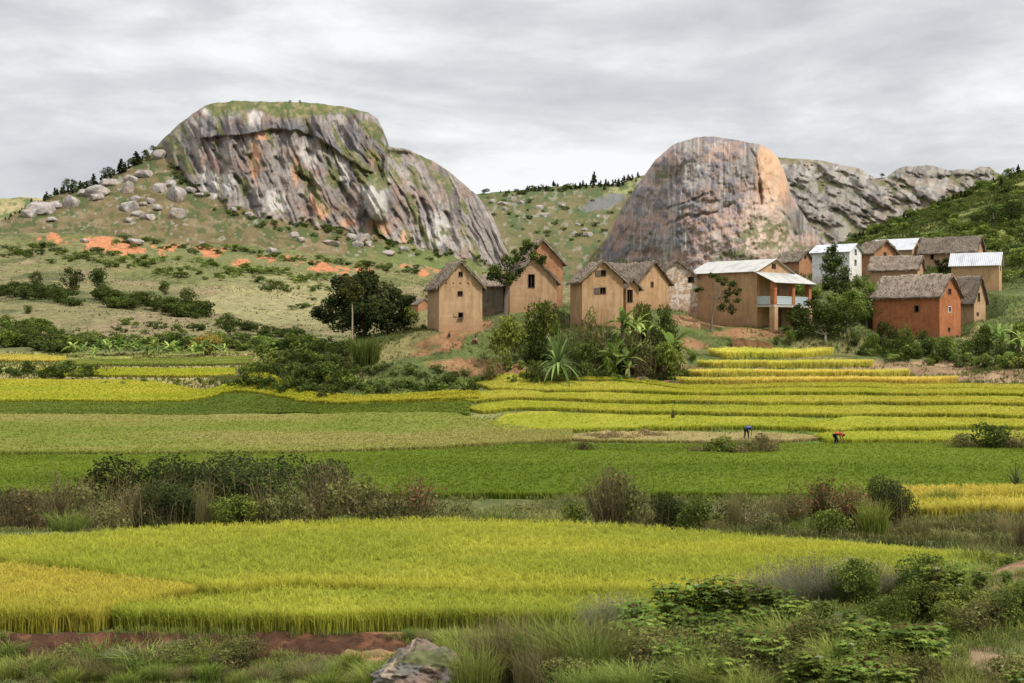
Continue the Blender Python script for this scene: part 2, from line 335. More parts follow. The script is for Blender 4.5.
# ------------------------------------------------------------ ground sheet
def build_ground():
    D = np.concatenate([np.geomspace(2.5, 14, 40)[:-1], np.geomspace(14, 40, 380)[:-1], np.geomspace(40, 150, 330)[:-1],
                        np.geomspace(150, 270, 220)[:-1], np.geomspace(270, 1300, 420)[:-1], np.geomspace(1300, 26000, 40)])
    px = np.concatenate([np.arange(-1500, -100, 20), np.arange(-100, 1130, 2.6), np.arange(1130, 2540, 20)])
    P, DD = np.meshgrid(px, D)
    Z = ground_z(np.clip(P, -540, 1560), DD)
    X = (P-CX)*DD/F
    PY = CY-Z*F/DD
    # colours: what grows or lies on the ground
    n1 = fbm(X/6, DD/6, 4, 31); n2 = fbm(X/1.5, DD/1.5, 4, 41); n3 = fbm(X/60, DD/60, 4, 51); n4 = fbm(X/18, DD/18, 4, 61)
    ns = fbm(P/60, PY/9, 4, 71)
    c = np.zeros(P.shape+(3,)); c[:] = (.075, .09, .03)
    # foreground bank
    fg = 1-sst(31, 34, DD)
    c = colmix(c, (.095, .105, .035), fg*sst(.45, .6, n2))
    c = colmix(c, (.26, .16, .09), fg*sst(.6, .72, n1)*.8)
    red = (1-sst(.8, 1.3, blob(P, PY, 335, 645, 78, 13)+2.6*(n2-.5)))*(DD < 35.6)
    c = colmix(c, (.27, .135, .075), red); c = colmix(c, (.17, .12, .06), red*sst(.5, .6, fbm(X/.4, DD/.3, 4, 45)))
    bank = ((DD > 33.6) & (DD < 35.4) & (P < 520))*sst(.38, .5, n1+.06)
    c = colmix(c, (.060, .030, .018), bank*1.0); c = colmix(c, (.12, .055, .03), bank*sst(.5, .66, fbm(X/.4, DD/.3, 4, 43)))
    rb = (1-sst(.8, 1.2, blob(P, PY, 1012, 566, 44, 11)+2.0*(n2-.5)))*(DD < 33)
    c = colmix(c, (.27, .145, .085), rb); c = colmix(c, (.13, .12, .05), rb*sst(.5, .6, fbm(X/.3, DD/.3, 4, 47)))
    rb = (1-sst(.8, 1.2, blob(P, PY, 985, 665, 40, 30)+2.0*(n2-.5)))*(DD < 33)
    c = colmix(c, (.22, .15, .09), rb); c = colmix(c, (.11, .11, .045), rb*sst(.5, .6, fbm(X/.3, DD/.3, 4, 49)))
    # gully
    gl = sst(54, 57, DD)*(1-sst(73, 77, DD))
    c = colmix(c, (.15, .15, .07), gl); c = colmix(c, (.19, .15, .08), gl*sst(.55, .7, n1)*.7)
    # valley floor
    vf = sst(75, 78, DD)*(1-sst(158, 170, DD))
    c = colmix(c, (.10, .14, .028), vf)
    c = colmix(c, (.20, .18, .075), vf*sst(.5, .7, n4)*.6)
    # left valley floor farther out: olive and straw stripes
    lf = sst(168, 200, DD)*(1-sst(330, 360, DD))*(P < 330)
    c = colmix(c, (.19, .20, .05), lf); c = colmix(c, (.27, .21, .10), lf*sst(.5, .6, fbm(X/60, DD/7, 3, 77)))
    # knoll with the village
    kn = sst(156, 162, DD)*(1-sst(250, 300, DD))*sst(215, 260, P)
    c = colmix(c, (.085, .105, .033), kn)
    c = colmix(c, (.17, .15, .06), kn*sst(.5, .65, n1))
    for (cx, cy, rx, ry, an) in [(432, 340, 60, 6, -16), (478, 367, 40, 5, 4), (425, 352, 30, 3, -12), (688, 345, 20, 5, 5), (745, 334, 32, 4, 0), (640, 366, 40, 7, 0), (700, 322, 22, 4, 10)]:
        dirt = (1-sst(.8, 1.25, blob(P, PY, cx, cy, rx, ry, an)+2.2*(n1-.5)+1.2*(n2-.5)))*(P > 330)*(DD > 150)*(DD < 200)
        c = colmix(c, (.25, .13, .068), dirt*.9); c = colmix(c, (.22, .15, .07), dirt*sst(.5, .62, n2)*.6)
    dirt = (1-sst(.9, 1.2, blob(P, PY, 935, 372, 95, 9, 3)+2.6*(n1-.5)))*(DD > 150)*(DD < 200)
    c = colmix(c, (.30, .19, .12), dirt*.8)
    # hillside on the left
    hl = sst(335, 370, DD)*(1-sst(690, 760, P))
    c = colmix(c, (.160, .145, .066), hl)
    c = colmix(c, (.085, .095, .036), hl*sst(.48, .62, n3)*.9)
    c = colmix(c, (.21, .155, .09), hl*sst(.55, .68, n4)*.6)
    c = colmix(c, (.07, .08, .03), hl*sst(.56, .64, fbm(X/22, DD/40, 4, 91))*.8)
    gb = (1-sst(.7, 1.3, blob(P, PY, 200, 262, 190, 22, 4)+1.2*(n4-.5)))*hl
    c = colmix(c, (.12, .135, .045), gb*.6)
    yb = (1-sst(.7, 1.3, blob(P, PY, 290, 300, 90, 22, 0)+1.2*(n4-.5)))*hl
    c = colmix(c, (.245, .22, .105), yb*.75)
    rn = fbm(P/9, PY/5, 4, 83)
    for (cx, cy, rx, ry, a) in [(117, 245, 24, 7, 8), (55, 240, 14, 5, 0), (175, 245, 9, 4, 5), (212, 251, 12, 4, 0), (272, 258, 13, 4, 5), (297, 261, 9, 4, 0),
                                (318, 264, 12, 4, 5), (425, 270, 18, 5, 0), (240, 262, 9, 3, 0), (348, 269, 14, 3, 0)]:
        m = (1-sst(.8, 1.15, blob(P, PY, cx, cy, rx, ry, a)+4.0*(rn-.5)))*(DD > 350)
        c = colmix(c, (.42, .17, .08), m*.9)
    # green hill on the right
    hr = sst(225, 270, DD)*sst(740, 800, P)*(1-sst(520, 600, DD))
    c = colmix(c, (.09, .115, .03), hr)
    c = colmix(c, (.19, .20, .055), hr*sst(.47, .6, n4))
    c = colmix(c, (.33, .20, .11), hr*sst(.66, .74, n1))
    # far plain
    c = colmix(c, (.2, .22, .1), sst(1000, 1200, DD))
    V = np.stack([X, DD, Z], -1).reshape(-1, 3)
    o = obj_np('ground', V, grid_quads(len(D), len(px)), c.reshape(-1, 3), GROUND, smooth=True)
    tag(o, kind='structure')
build_ground()

# ------------------------------------------------------------ mountains
def smooth2(a, k):
    w = np.ones(k)/k
    for ax in (0, 1):
        a = np.apply_along_axis(lambda r: np.convolve(np.pad(r, k//2, mode='edge'), w, 'valid')[:len(r)], ax, a)
    return a
def mountain(name, sil, bot, D0, step, colour_fn, slope_fn, relief_fn, back=500, rows=None, roundk=10.0):
    px = np.arange(sil[0][0], sil[-1][0]+.01, step)
    sy = np.interp(px, [p[0] for p in sil], [p[1] for p in sil])
    sy = sy+(fbm(px/9, px*0, 4, 3)-.5)*2.4
    by = np.interp(px, [p[0] for p in bot], [p[1] for p in bot])
    nr = rows
    t = np.linspace(0, 1, nr)[:, None]
    PY = by[None, :]*(1-t)+sy[None, :]*t; P = np.broadcast_to(px[None, :], PY.shape)
    g = slope_fn(P, PY, sy[None, :])
    g = g+2.2*np.exp(-(PY-sy[None, :])/roundk)
    dpy = (by-sy)[None, :]/(nr-1)
    D = D0(px)[None, :]+np.cumsum(g*dpy, 0)
    D = smooth2(D, 9)
    rel = relief_fn(P, PY)
    fade = sst(0, 5, PY-sy[None, :])
    D2 = D-rel*fade
    c = colour_fn(P, PY, sy[None, :])
    X = (P-CX)*D2/F; Z = (CY-PY)*D2/F
    # the far side falls away behind the crest
    k = np.arange(1, 15)[:, None]/14.0
    Db = D2[-1][None, :]+back*k; Zb = Z[-1][None, :]-(Z[-1][None, :]+60)*(k**1.7)
    Xb = X[-1][None, :]+k*0
    Xa = np.concatenate([X, Xb]); Ya = np.concatenate([D2, Db]); Za = np.concatenate([Z, Zb])
    ca = np.concatenate([c, np.broadcast_to(c[-1][None], (14,)+c[-1].shape)])
    V = np.stack([Xa, Ya, Za], -1).reshape(-1, 3)
    o = obj_np(name, V, grid_quads(nr+14, len(px)), ca.reshape(-1, 3), ROCKFACE, smooth=True)
    tag(o, kind='structure')
    SH[o.name] = (px, PY, D2)
    return o
SH = {}
def on_mountain(name, qx, qy):
    px, PY, D = SH[name]; i = int(np.clip(np.searchsorted(px, qx), 0, len(px)-1))
    j = int(np.argmin(np.abs(PY[:, i]-qy))); d = D[j, i]
    return W(qx, PY[j, i], d)
Zl = lambda x, y: (160+x/2.844, 80+y/2.844)
CRACKS = [[(330,225),(370,290),(410,350),(430,385)], [(425,200),(470,250),(510,310),(570,400)], [(535,240),(580,300),(590,390)], [(380,260),(440,305),(455,350)],
          [(255,220),(262,280),(285,335)], [(150,190),(190,260),(240,310),(275,360)], [(650,300),(656,360),(668,425)], [(715,310),(735,380),(750,465)],
          [(742,340),(765,400),(790,470)], [(205,190),(250,250)], [(480,190),(500,250),(560,330)], [(690,320),(700,400),(720,450)], [(800,360),(830,430),(850,480)], [(90,220),(120,280),(160,320)], [(590,270),(640,320),(655,380)]]
CRACKS = [[Zl(*p) for p in c] for c in CRACKS]
CAPLOW = [Zl(105,120), Zl(130,165), Zl(200,158), Zl(250,155), Zl(320,140), Zl(390,145), Zl(440,160), Zl(480,185), Zl(520,215), Zl(570,250), Zl(605,265), Zl(635,215), Zl(640,150)]
ROCKLOW = [(-300, 100), (20, 222), (60, 195), (100, 185), (150, 155), (163, 150), (178, 170), (195, 186), (222, 205), (255, 214), (275, 222), (300, 223), (330, 228), (355, 236), (380, 235), (400, 243), (420, 246), (440, 254), (465, 257), (500, 268), (560, 275)]
def rock1(P, PY):
    low = np.interp(P, [p[0] for p in ROCKLOW], [p[1] for p in ROCKLOW]); low = np.where(P < 158, -50, low)
    e = (fbm(P/10, PY/10, 4, 201)-.5)*16
    return sst(-2, 2, low+e-PY)
def capmask(P, PY):
    cl = np.interp(P, [p[0] for p in CAPLOW[1:11]], [p[1] for p in CAPLOW[1:11]])
    e = (fbm(P/9, PY/9, 3, 207)-.5)*4
    return sst(-.8, .8, cl+e-PY)*sst(198, 202, P+e)*(1-sst(382, 386, P))
SIL1 = [(-420, 235), (-200, 228), (0, 221), (30, 205), (60, 193), (100, 183), (130, 166), (150, 155), (162, 140), (178, 125), (195, 112), (205, 105), (232, 101), (300, 102), (340, 106), (368, 112), (378, 119), (384, 132), (388, 146), (410, 150), (440, 165), (462, 182), (478, 196), (490, 212), (498, 228), (504, 246), (512, 262), (540, 285)]
def diag1(P): return np.interp(P, [160, 230, 300, 345, 400, 440, 490], [-.5, -.35, -.35, -.65, -.55, -.3, -.45])
def veg1(P, PY, sy):
    top = sst(3, -3, PY-np.interp(P, [200, 216, 250, 262, 275, 300, 340, 372, 385], [106, 117, 110, 110, 117, 119, 114, 113, 114])+(fbm(P/5, PY/5, 3, 210)-.5)*9)*sst(200, 208, P)*(1-sst(370, 376, P))
    n = fbm((P+(PY-190)*diag1(P))/9, PY/26, 5, 213)
    side = (1-sst(.7, 1.3, blob(P, PY, 182, 150, 32, 34, 40)))*1.0
    rgt = (1-sst(.7, 1.3, blob(P, PY, 408, 168, 42, 16, 25)))
    low = sst(.55, 1, (PY-130)/110)*.4
    v = sst(.60, .66, n+.12*np.maximum(side, rgt)+.05*low)
    ledge = np.exp(-(pldist(P, PY, CAPLOW[4:9])/3.2)**2)*(PY > 100)*sst(.35, .5, fbm(P/4, PY/4, 3, 219))
    return np.clip(np.maximum.reduce([top, v*.9, ledge*.6*(1-capmask(P, PY))]), 0, 1)
def rock_colour(P, PY, sx, seed, dk=.5):
    a = fbm(sx/7, PY/60, 5, seed, .6); b = fbm(sx/2.6, PY/30, 4, seed+7, .6); d = fbm(P/16, PY/14, 4, seed+13); e = fbm(P/3, PY/3, 4, seed+17)
    c = np.zeros(P.shape+(3,)); c[:] = (.35, .315, .29)
    c = colmix(c, (.50, .47, .43), sst(.52, .68, a)*.8)
    c = colmix(c, (.36, .25, .20), sst(.5, .68, d)*.7)
    c = colmix(c, (.155, .145, .15), sst(dk+.02, dk-.10, .6*a+.4*b)*.8)
    c = colmix(c, (.58, .55, .50), sst(.62, .70, b)*.45)
    c = colmix(c, (.16, .15, .14), sst(.58, .70, e)*.45)
    return c*np.array((.61, .585, .57))
def c1(P, PY, sy):
    sx = P+(PY-190)*diag1(P)+9*(fbm(P/24, PY/24, 3, 299)-.5)
    sxc = np.where(capmask(P, PY) > .5, P, sx)
    c = rock_colour(P, PY, sxc, 301, .44)
    for (x, y, rx, ry) in [(440, 340, 14, 50), (605, 235, 22, 32), (620, 425, 35, 26), (535, 408, 28, 14), (465, 375, 14, 22), (285, 160, 30, 12), (385, 265, 10, 40), (700, 450, 15, 30), (270, 230, 14, 60)]:
        cx, cy = Zl(x, y); m = 1-sst(.6, 1.25, blob(P, PY, cx, cy, rx/2.844, ry/2.844)+1.1*(fbm(P/4, PY/6, 3, 330)-.5))
        c = colmix(c, (.50, .28, .16), m*.75)
    for (x, y, rx, ry) in [(615, 340, 34, 58), (270, 110, 20, 32), (140, 290, 18, 50), (330, 350, 30, 40), (790, 420, 30, 50), (180, 300, 30, 30), (420, 210, 22, 38), (140, 90, 20, 12), (520, 250, 20, 50)]:
        cx, cy = Zl(x, y); m = 1-sst(.7, 1.2, blob(P, PY, cx, cy, rx/2.844, ry/2.844, -15 if y > 200 else 0)+1.0*(fbm(P/4, PY/7, 3, 340)-.5))
        c = colmix(c, (.53, .50, .46), m*.65)
    # water stains under the cap rim and in the cracks
    cap = capmask(P, PY)
    cl = np.interp(P, [p[0] for p in CAPLOW[1:11]], [p[1] for p in CAPLOW[1:11]])
    c = colmix(c, (.125, .12, .125), cap*(.1+.8*sst(.42, .6, fbm(P/2.0, PY/26, 4, 352)))*sst(0, 14, PY-np.interp(P, [200, 250, 300, 370], [108, 116, 118, 122])))
    c = colmix(c, (.13, .125, .13), cap*sst(14, 3, cl-PY+8*(fbm(P/2.5, PY/20, 3, 350)-.5))*.75*sst(210, 215, P))
    for k in CRACKS:
        d = pldist(P+8*(fbm(P/9, PY/9, 3, 361)-.5), PY, k)+(fbm(P/3, PY/7, 3, 360)-.4)*9
        c = colmix(c, (.14, .135, .14), np.clip(1-sst(.3, 3.6, d), 0, 1)*.7)
    eb = blob(P, PY, 375.5, 199.5, 12.5, 22, -14)
    c = colmix(c, (.40, .375, .34), (1-sst(.8, 1.0, eb))*.75); c = colmix(c, (.09, .085, .085), np.exp(-((eb-1.08)/.09)**2)*(P < 385)*.8)
    c = colmix(c, (.10, .095, .10), np.exp(-((P-386.5+1.5*np.sin(PY/6))/1.6)**2)*(PY > 120)*(PY < 178)*.8)
    v = veg1(P, PY, sy)
    g = fbm(P/6, PY/4, 4, 370)
    vc = np.zeros(c.shape); vc[:] = (.15, .145, .06); vc = colmix(vc, (.23, .20, .10), sst(.45, .6, g)); vc = colmix(vc, (.09, .12, .04), sst(.55, .42, fbm(P/3, PY/3, 3, 375))*.8)
    rk = rock1(P, PY)
    # the grass slope
    gs = np.zeros(c.shape); gs[:] = (.19, .145, .075)
    gs = colmix(gs, (.145, .115, .055), sst(.45, .62, fbm(P/22, PY/9, 4, 380)))
    gs = colmix(gs, (.27, .21, .13), sst(.56, .68, fbm(P/12, PY/4, 4, 382))*.6)
    gs = colmix(gs, (.085, .11, .04), sst(.56, .63, fbm(P/7, PY/5, 4, 384)+.13*np.exp(-(np.interp(P, [p[0] for p in ROCKLOW], [p[1] for p in ROCKLOW])+9-PY)**2/110)-.02)*.85)
    gs = colmix(gs, (.16, .19, .065), (1-sst(.6, 1.3, blob(P, PY, 430, 268, 70, 20, 10)+(fbm(P/6, PY/4, 4, 386)-.5)))*.8)
    gs = colmix(gs, (.40, .37, .34), sst(.70, .74, fbm(P/4, PY/3, 3, 388))*.5)
    c = lerp(c, vc*.85, v[..., None]); c = lerp(gs*np.array((.74, .76, .72)), c, rk[..., None])
    return c
def s1(P, PY, sy):
    rk = rock1(P, PY); g = lerp(2.3, .55, rk)
    flank = sst(385, 400, P)*rk
    g = lerp(g, .95, flank)
    top = sst(4, -4, PY-116)*sst(200, 210, P)*(1-sst(375, 385, P))
    return lerp(g, 2.6, top)
def r1(P, PY):
    rk = rock1(P, PY); sx = P+(PY-190)*diag1(P)+9*(fbm(P/24, PY/24, 3, 299)-.5)
    r = 9*capmask(P, PY)
    r = r+rk*(22*(fbm(sx/15, PY/60, 3, 401)-.5)+8*(np.abs(fbm(sx/7, PY/40, 3, 405)-.5)*2)**.6+4.5*(fbm(P/5, PY/5, 4, 407)-.5))
    for k in CRACKS:
        d = pldist(P+8*(fbm(P/9, PY/9, 3, 361)-.5), PY, k); r = r-7*np.exp(-(d/2.4)**2)*sst(.3, .6, fbm(P/12, PY/12, 3, 362))
    r = r-26*sst(384.5, 388, P)*(1-sst(390, 432, P))*(1-sst(150, 200, PY))*sst(146, 156, PY)*rk-16*sst(366, 385, P)*capmask(P, PY)
    r = r+34*rk*np.exp(-np.clip(blob(P, PY, *Zl(612, 345), 12, 22, -12), 0, 9)**4)
    r = r+(1-rk)*(5*(fbm(P/10, PY/7, 4, 409)-.5)+2.5*(fbm(P/3, PY/3, 3, 411)-.5))
    return r
mountain('mountain', SIL1, [(-420, 300), (150, 290), (540, 315)], lambda px: np.interp(px, [-420, 0, 250, 520], [1010, 1000, 1010, 1180]), .8, c1, s1, r1, rows=230)

# green and rocky saddle in the middle
SIL2 = [(430, 205), (470, 196), (482, 193), (500, 192), (514, 191), (530, 188.5), (574, 185), (600, 185), (620, 183), (640, 176), (655, 172), (690, 170), (760, 175)]
def c2(P, PY, sy):
    gs = np.zeros(P.shape+(3,)); gs[:] = (.135, .118, .056)
    gs = colmix(gs, (.105, .105, .043), sst(.46, .6, fbm((P-PY)/20, PY/10, 4, 420)))
    gs = colmix(gs, (.22, .22, .085), (1-sst(.6, 1.3, blob(P, PY, 635, 187, 34, 7, -18)+(fbm(P/6, PY/4, 4, 421)-.5))))
    gs = colmix(gs, (.07, .10, .04), sst(.52, .6, fbm(P/6, PY/4, 4, 422)+.16*sst(16, 2, PY-sy)-.02)*.85)
    gs = colmix(gs, (.28, .24, .21), sst(.64, .70, fbm(P/5, PY/4, 4, 424)+.03*(PY<215)*(P<560))*.5)
    gs = colmix(gs, (.14, .14, .14), (1-sst(.7, 1.1, blob(P, PY, 604, 202, 26, 7, -18)+.5*(fbm(P/6, PY/4, 4, 425)-.5)))*.9)
    return gs
mountain('hill', SIL2, [(430, 330), (760, 330)], lambda px: 1250+0*px, 1.0, c2, lambda P, PY, sy: 3.4+0*P,
         lambda P, PY: 22*(fbm(P/26, PY/14, 4, 430)-.5)+7*(fbm(P/5, PY/4, 4, 424)-.5), rows=130, back=900)

# the bare dome
SIL3 = [(586, 330), (592, 275), (600, 256), (608, 238), (618, 215), (632, 193), (645, 174), (655, 160), (670, 147), (685, 140), (702, 136.5), (720, 137), (742, 141), (748, 142), (758, 143), (768, 148), (778, 158), (786, 176), (791, 194), (799, 208), (811, 226), (820, 243), (834, 264), (850, 300)]
DC = [[Zd for Zd in [(480+x/3.2, 110+y/3.2) for x, y in k]] for k in [[(852, 105), (880, 150), (893, 230), (900, 300)], [(775, 95), (778, 200)], [(600, 365), (680, 340), (760, 325), (800, 300)], [(930, 290), (980, 340), (1010, 400)], [(540, 260), (600, 310), (740, 270)], [(505, 370), (470, 470)], [(650, 260), (700, 300), (760, 290)]]]
def c3(P, PY, sy):
    c = rock_colour(P, PY, P+(PY-210)*np.interp(P, [600, 660, 700, 780], [.5, .22, .05, -.05]), 501, .44)
    c = colmix(c, (.42, .27, .22), sst(.42, .62, fbm(P/20, PY/22, 3, 510))*.5)
    m = 1-sst(.6, 1.2, blob(P, PY, 772, 178, 17, 42)+.7*(fbm(P/4, PY/14, 3, 515)-.5)); c = colmix(c, (.56, .34, .20), m*.75)
    m = 1-sst(.6, 1.2, blob(P, PY, 765, 225, 24, 40)+.7*(fbm(P/4, PY/14, 3, 516)-.5)); c = colmix(c, (.52, .38, .30), m*.6)
    up = 1-sst(.5, 1.2, blob(P, PY, 700, 180, 50, 45, -20)); 
    c = colmix(c, (.14, .135, .15), sst(.54, .62, fbm(P/7, PY/5, 5, 520)+.05*up)*.75*(P < 745))
    c = colmix(c, (.46, .43, .39), sst(.60, .70, fbm(P/1.8, PY/30, 3, 530))*.4)
    for k in DC:
        d = pldist(P, PY+8*(fbm(P/8, PY/8, 3, 561)-.5), k)+(fbm(P/3, PY/5, 3, 560)-.35)*8; c = colmix(c, (.15, .14, .14), np.clip(1-sst(.2, 2.4, d), 0, 1)*.6)
    for (cx, cy, rx, ry) in [(765, 235, 38, 18), (800, 262, 30, 20), (661, 175, 9, 9), (735, 258, 24, 10), (620, 270, 22, 12)]:
        m = (1-sst(.6, 1.2, blob(P, PY, cx, cy, rx, ry)+.6*(fbm(P/5, PY/4, 3, 571)-.5)))*sst(.44, .54, fbm(P/4, PY/3, 4, 570)); c = colmix(c, (.12, .13, .055), m*.8)
    return c
def r3(P, PY):
    r = 60*np.exp(-((P-722)/62.0)**4)
    r = r-9*np.exp(-(pldist(P, PY, DC[0])/1.8)**2)
    for k in DC[1:]: r = r-4*np.exp(-(pldist(P, PY+8*(fbm(P/8, PY/8, 3, 561)-.5), k)/1.6)**2)
    sx = P+(PY-210)*np.interp(P, [600, 660, 700, 780], [.5, .22, .05, -.05])
    return r+26*(fbm(P/34, PY/30, 3, 586)-.5)+10*(fbm(sx/11, PY/50, 4, 580)-.5)+7*(fbm(P/7, PY/5, 4, 520)-.5)+5*(fbm(P/3, PY/6, 3, 584)-.5)
mountain('mountain', SIL3, [(586, 340), (850, 340)], lambda px: 1330+np.abs((px-715)/90.0)**3*60, .7, c3, lambda P, PY, sy: .42+.5*sst(175, 140, PY), r3, rows=230, roundk=9)

# broken rocky ridge on the right
SIL4 = [(700, 190), (760, 160), (775, 157), (800, 158.5), (822, 161), (845, 165), (860, 168.7), (868, 174), (876, 178), (890, 176), (896, 170), (906, 166), (928, 165), (940, 168), (948, 170), (960, 169), (974, 170), (980, 167), (990, 168), (998, 173), (1010, 180), (1040, 190), (1150, 215)]
SLABS = [(845, 200, 24, 12, 20), (835, 176, 22, 5, 38), (862, 182, 20, 5, 40), (925, 171, 26, 6, 4), (931, 195, 15, 6, 30), (902, 196, 9, 4, 20), (799, 178, 10, 8, 30), (810, 185, 10, 7, 30), (815, 205, 22, 14, 30), (982, 171, 9, 4, 5), (945, 172, 7, 4, 0), (960, 171, 9, 4, 0), (885, 203, 6, 5, 0), (842, 235, 10, 20, -20), (790, 200, 12, 12, 0), (868, 195, 14, 4, 30)]
def slabn(P, PY): return fbm((P-(PY-200)*.5+6*(fbm(P/12, PY/12, 3, 650)-.5))/11, (PY+(P-850)*-.25)/6.5, 4, 652, .55)
def c4(P, PY, sy):
    c = np.zeros(P.shape+(3,)); c[:] = (.19, .165, .12)
    n = slabn(P, PY); m = sst(.47, .53, n)
    c = colmix(c, (.13, .13, .06), sst(.50, .44, n)*sst(.42, .52, fbm(P/6, PY/5, 4, 610)))
    c = colmix(c, (.26, .235, .205), m); c = colmix(c, (.33, .31, .27), sst(.55, .64, n)*sst(.42, .55, fbm(P/5, PY/4, 4, 612)))
    c = colmix(c, (.10, .098, .098), m*sst(.50, .62, fbm(P/3, PY/7, 4, 614))*.7); c = colmix(c, (.26, .20, .15), m*sst(.52, .64, fbm(P/8, PY/8, 3, 616))*.6)
    c = colmix(c, (.075, .075, .06), np.exp(-((n-.462)/.012)**2)*.7)
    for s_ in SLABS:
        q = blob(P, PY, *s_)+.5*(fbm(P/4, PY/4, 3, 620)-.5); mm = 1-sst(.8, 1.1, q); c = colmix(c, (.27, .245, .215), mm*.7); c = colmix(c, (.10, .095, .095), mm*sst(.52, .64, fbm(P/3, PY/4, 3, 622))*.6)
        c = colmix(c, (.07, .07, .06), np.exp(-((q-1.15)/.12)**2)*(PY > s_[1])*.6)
    top = (1-sst(0, 6, PY-sy))*(P < 830); return colmix(c, (.18, .165, .08), top*.6)
def r4(P, PY):
    n = slabn(P, PY); r = 6.5*sst(.42, .56, n)+4*(fbm(P/5, PY/4, 4, 632)-.5)+10*(fbm(P/18, PY/12, 3, 634)-.5)
    for s_ in SLABS: r = r+9*np.exp(-np.clip(blob(P, PY, *s_), 0, 5)**4)
    return r
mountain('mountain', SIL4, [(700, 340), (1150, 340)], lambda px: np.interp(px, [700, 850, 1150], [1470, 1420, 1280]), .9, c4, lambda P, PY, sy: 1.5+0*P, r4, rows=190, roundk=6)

# far low hill at the left edge, behind the tree line
mountain('hill', [(-500, 214), (-100, 205), (0, 199), (20, 197), (45, 199), (80, 215), (130, 240)], [(-500, 300), (130, 300)], lambda px: 1900+0*px, 2.0,
         lambda P, PY, sy: colmix(colmix(np.zeros(P.shape+(3,))+np.array((.24, .22, .10)), (.34, .27, .15), sst(.5, .6, fbm(P/10, PY/6, 3, 700))), (.10, .13, .05), sst(.5, .62, fbm(P/7, PY/4, 4, 702))), lambda P, PY, sy: 3+0*P, lambda P, PY: 20*(fbm(P/10, PY/8, 3, 704)-.5), rows=60)

# ------------------------------------------------------------ boulders
def boulder_mesh(seed, col=(.31, .28, .255), rough=0):
    bm = bmesh.new(); bmesh.ops.create_icosphere(bm, subdivisions=6 if rough else 4, radius=1)
    V = np.array([v.co[:] for v in bm.verts]); T = np.array([[v.index for v in f.verts] for f in bm.faces]); bm.free()
    r = np.random.default_rng(seed)
    n = 1+.45*(fbm(V[:, 0]*1.2+seed, V[:, 1]*1.2+V[:, 2], 3, seed)-.5)+.16*(fbm(V[:, 0]*4+V[:, 2]*3, V[:, 1]*4+seed, 3, seed+3)-.5)
    V = V*n[:, None]
    for _ in range(9):
        d = r.normal(size=3); d /= np.linalg.norm(d); k = V@d; lim = r.uniform(.5, .8)
        V = V-np.outer(np.clip(k-lim, 0, None)*.92, d)
    if rough:
        q = fbm(V[:, 0]*2.0+V[:, 2]*1.6+seed, V[:, 1]*2.0+V[:, 2]*1.2-V[:, 0]*.8, 5, seed+40); q2 = fbm(V[:, 0]*9+V[:, 1]*7, V[:, 2]*11+V[:, 1]*5, 4, seed+50)
        V = V*(1+rough*(-(np.abs(q-.5)*2)**.5*.5+.35+(q2-.5)*.35))[:, None]
    c = np.zeros((len(V), 3)); c[:] = col
    if rough: c = colmix(c, tuple(x*.35 for x in col), sst(.10, .0, np.abs(q-.5))); c = colmix(c, tuple(x*1.2 for x in col), sst(.55, .66, q2)*.6); c = colmix(c, (.08, .10, .03), sst(.54, .62, fbm(V[:, 0]*2, V[:, 1]*2+V[:, 2], 4, seed+60))*.8)
    c = colmix(c, (.17, .16, .15), sst(.52, .66, fbm(V[:, 0]*3+seed, V[:, 1]*3+V[:, 2], 4, seed+9))*.7)
    c = colmix(c, (.42, .30, .22), sst(.55, .68, fbm(V[:, 0]*2, V[:, 2]*2+seed, 3, seed+11))*.5)
    return mesh_np('boulder', V, T, c, BOULD, True)
BM = [boulder_mesh(i) for i in range(5)]
def boulder(loc, sx, sz, i, label, group=None, sy=None, rz=None, me=None, tilt=0):
    o = link('boulder', me or BM[i % 5]); o.location = loc; o.scale = (sx, sy or sx, sz); o.rotation_euler = (tilt, 0, rz if rz is not None else i*1.7)
    return tag(o, label, 'boulder', group)
BLS = [(175, 213, 9, 7, 'rounded banded boulder alone on the brown slope below the left mountain'), (176, 193, 9, 10, 'tall pale boulder standing above the rounded banded one on the brown slope'),
       (316, 238, 0, 0, ''), (161, 187, 7, 6, ''), (128, 205, 9, 7, ''), (136, 198, 5, 5, ''), (148, 216, 6, 4, ''), (137, 213, 6, 4, ''), (158, 207, 5, 4, ''), (152, 200, 5, 4, ''), (144, 203, 4, 3, ''),
       (128, 220, 4, 3, ''), (100, 190, 11, 8, ''), (108, 182, 9, 5, ''), (96, 197, 6, 4, ''), (130, 178, 6, 7, ''), (127, 187, 6, 8, ''), (70, 201, 8, 8, ''), (44, 207, 14, 8, ''), (30, 212, 9, 6, ''), (161, 153, 7, 7, ''),
       (145, 173, 8, 5, ''), (85, 192, 7, 5, ''), (55, 205, 7, 5, ''), (192, 190, 6, 4, ''), (200, 194, 5, 3, ''), (232, 209, 4, 3, ''), (250, 214, 4, 3, ''), (293, 234, 5, 4, ''), (300, 239, 4, 3, ''), (330, 242, 7, 4, ''), (362, 238, 9, 6, ''), (356, 243, 6, 4, ''), (352, 236, 5, 4, ''), (367, 243, 5, 4, ''), (389, 252, 7, 4, ''), (405, 248, 5, 4, ''), (171, 183, 6, 5, ''), (51, 219, 5, 3, '')]
bi = 0
for x, y, rx, ry, lab in BLS:
    if rx == 0: continue
    bi += 1; p = on_mountain('mountain', x, y+ry*.6); k = p.y/F
    boulder(p+Vector((0, 0, ry*k*.3)), rx*k*1.25, ry*k*1.25, bi, lab or 'grey granite boulder among others on the grassy shoulder of the left mountain', None if lab else 'boulders on the shoulder of the left mountain')

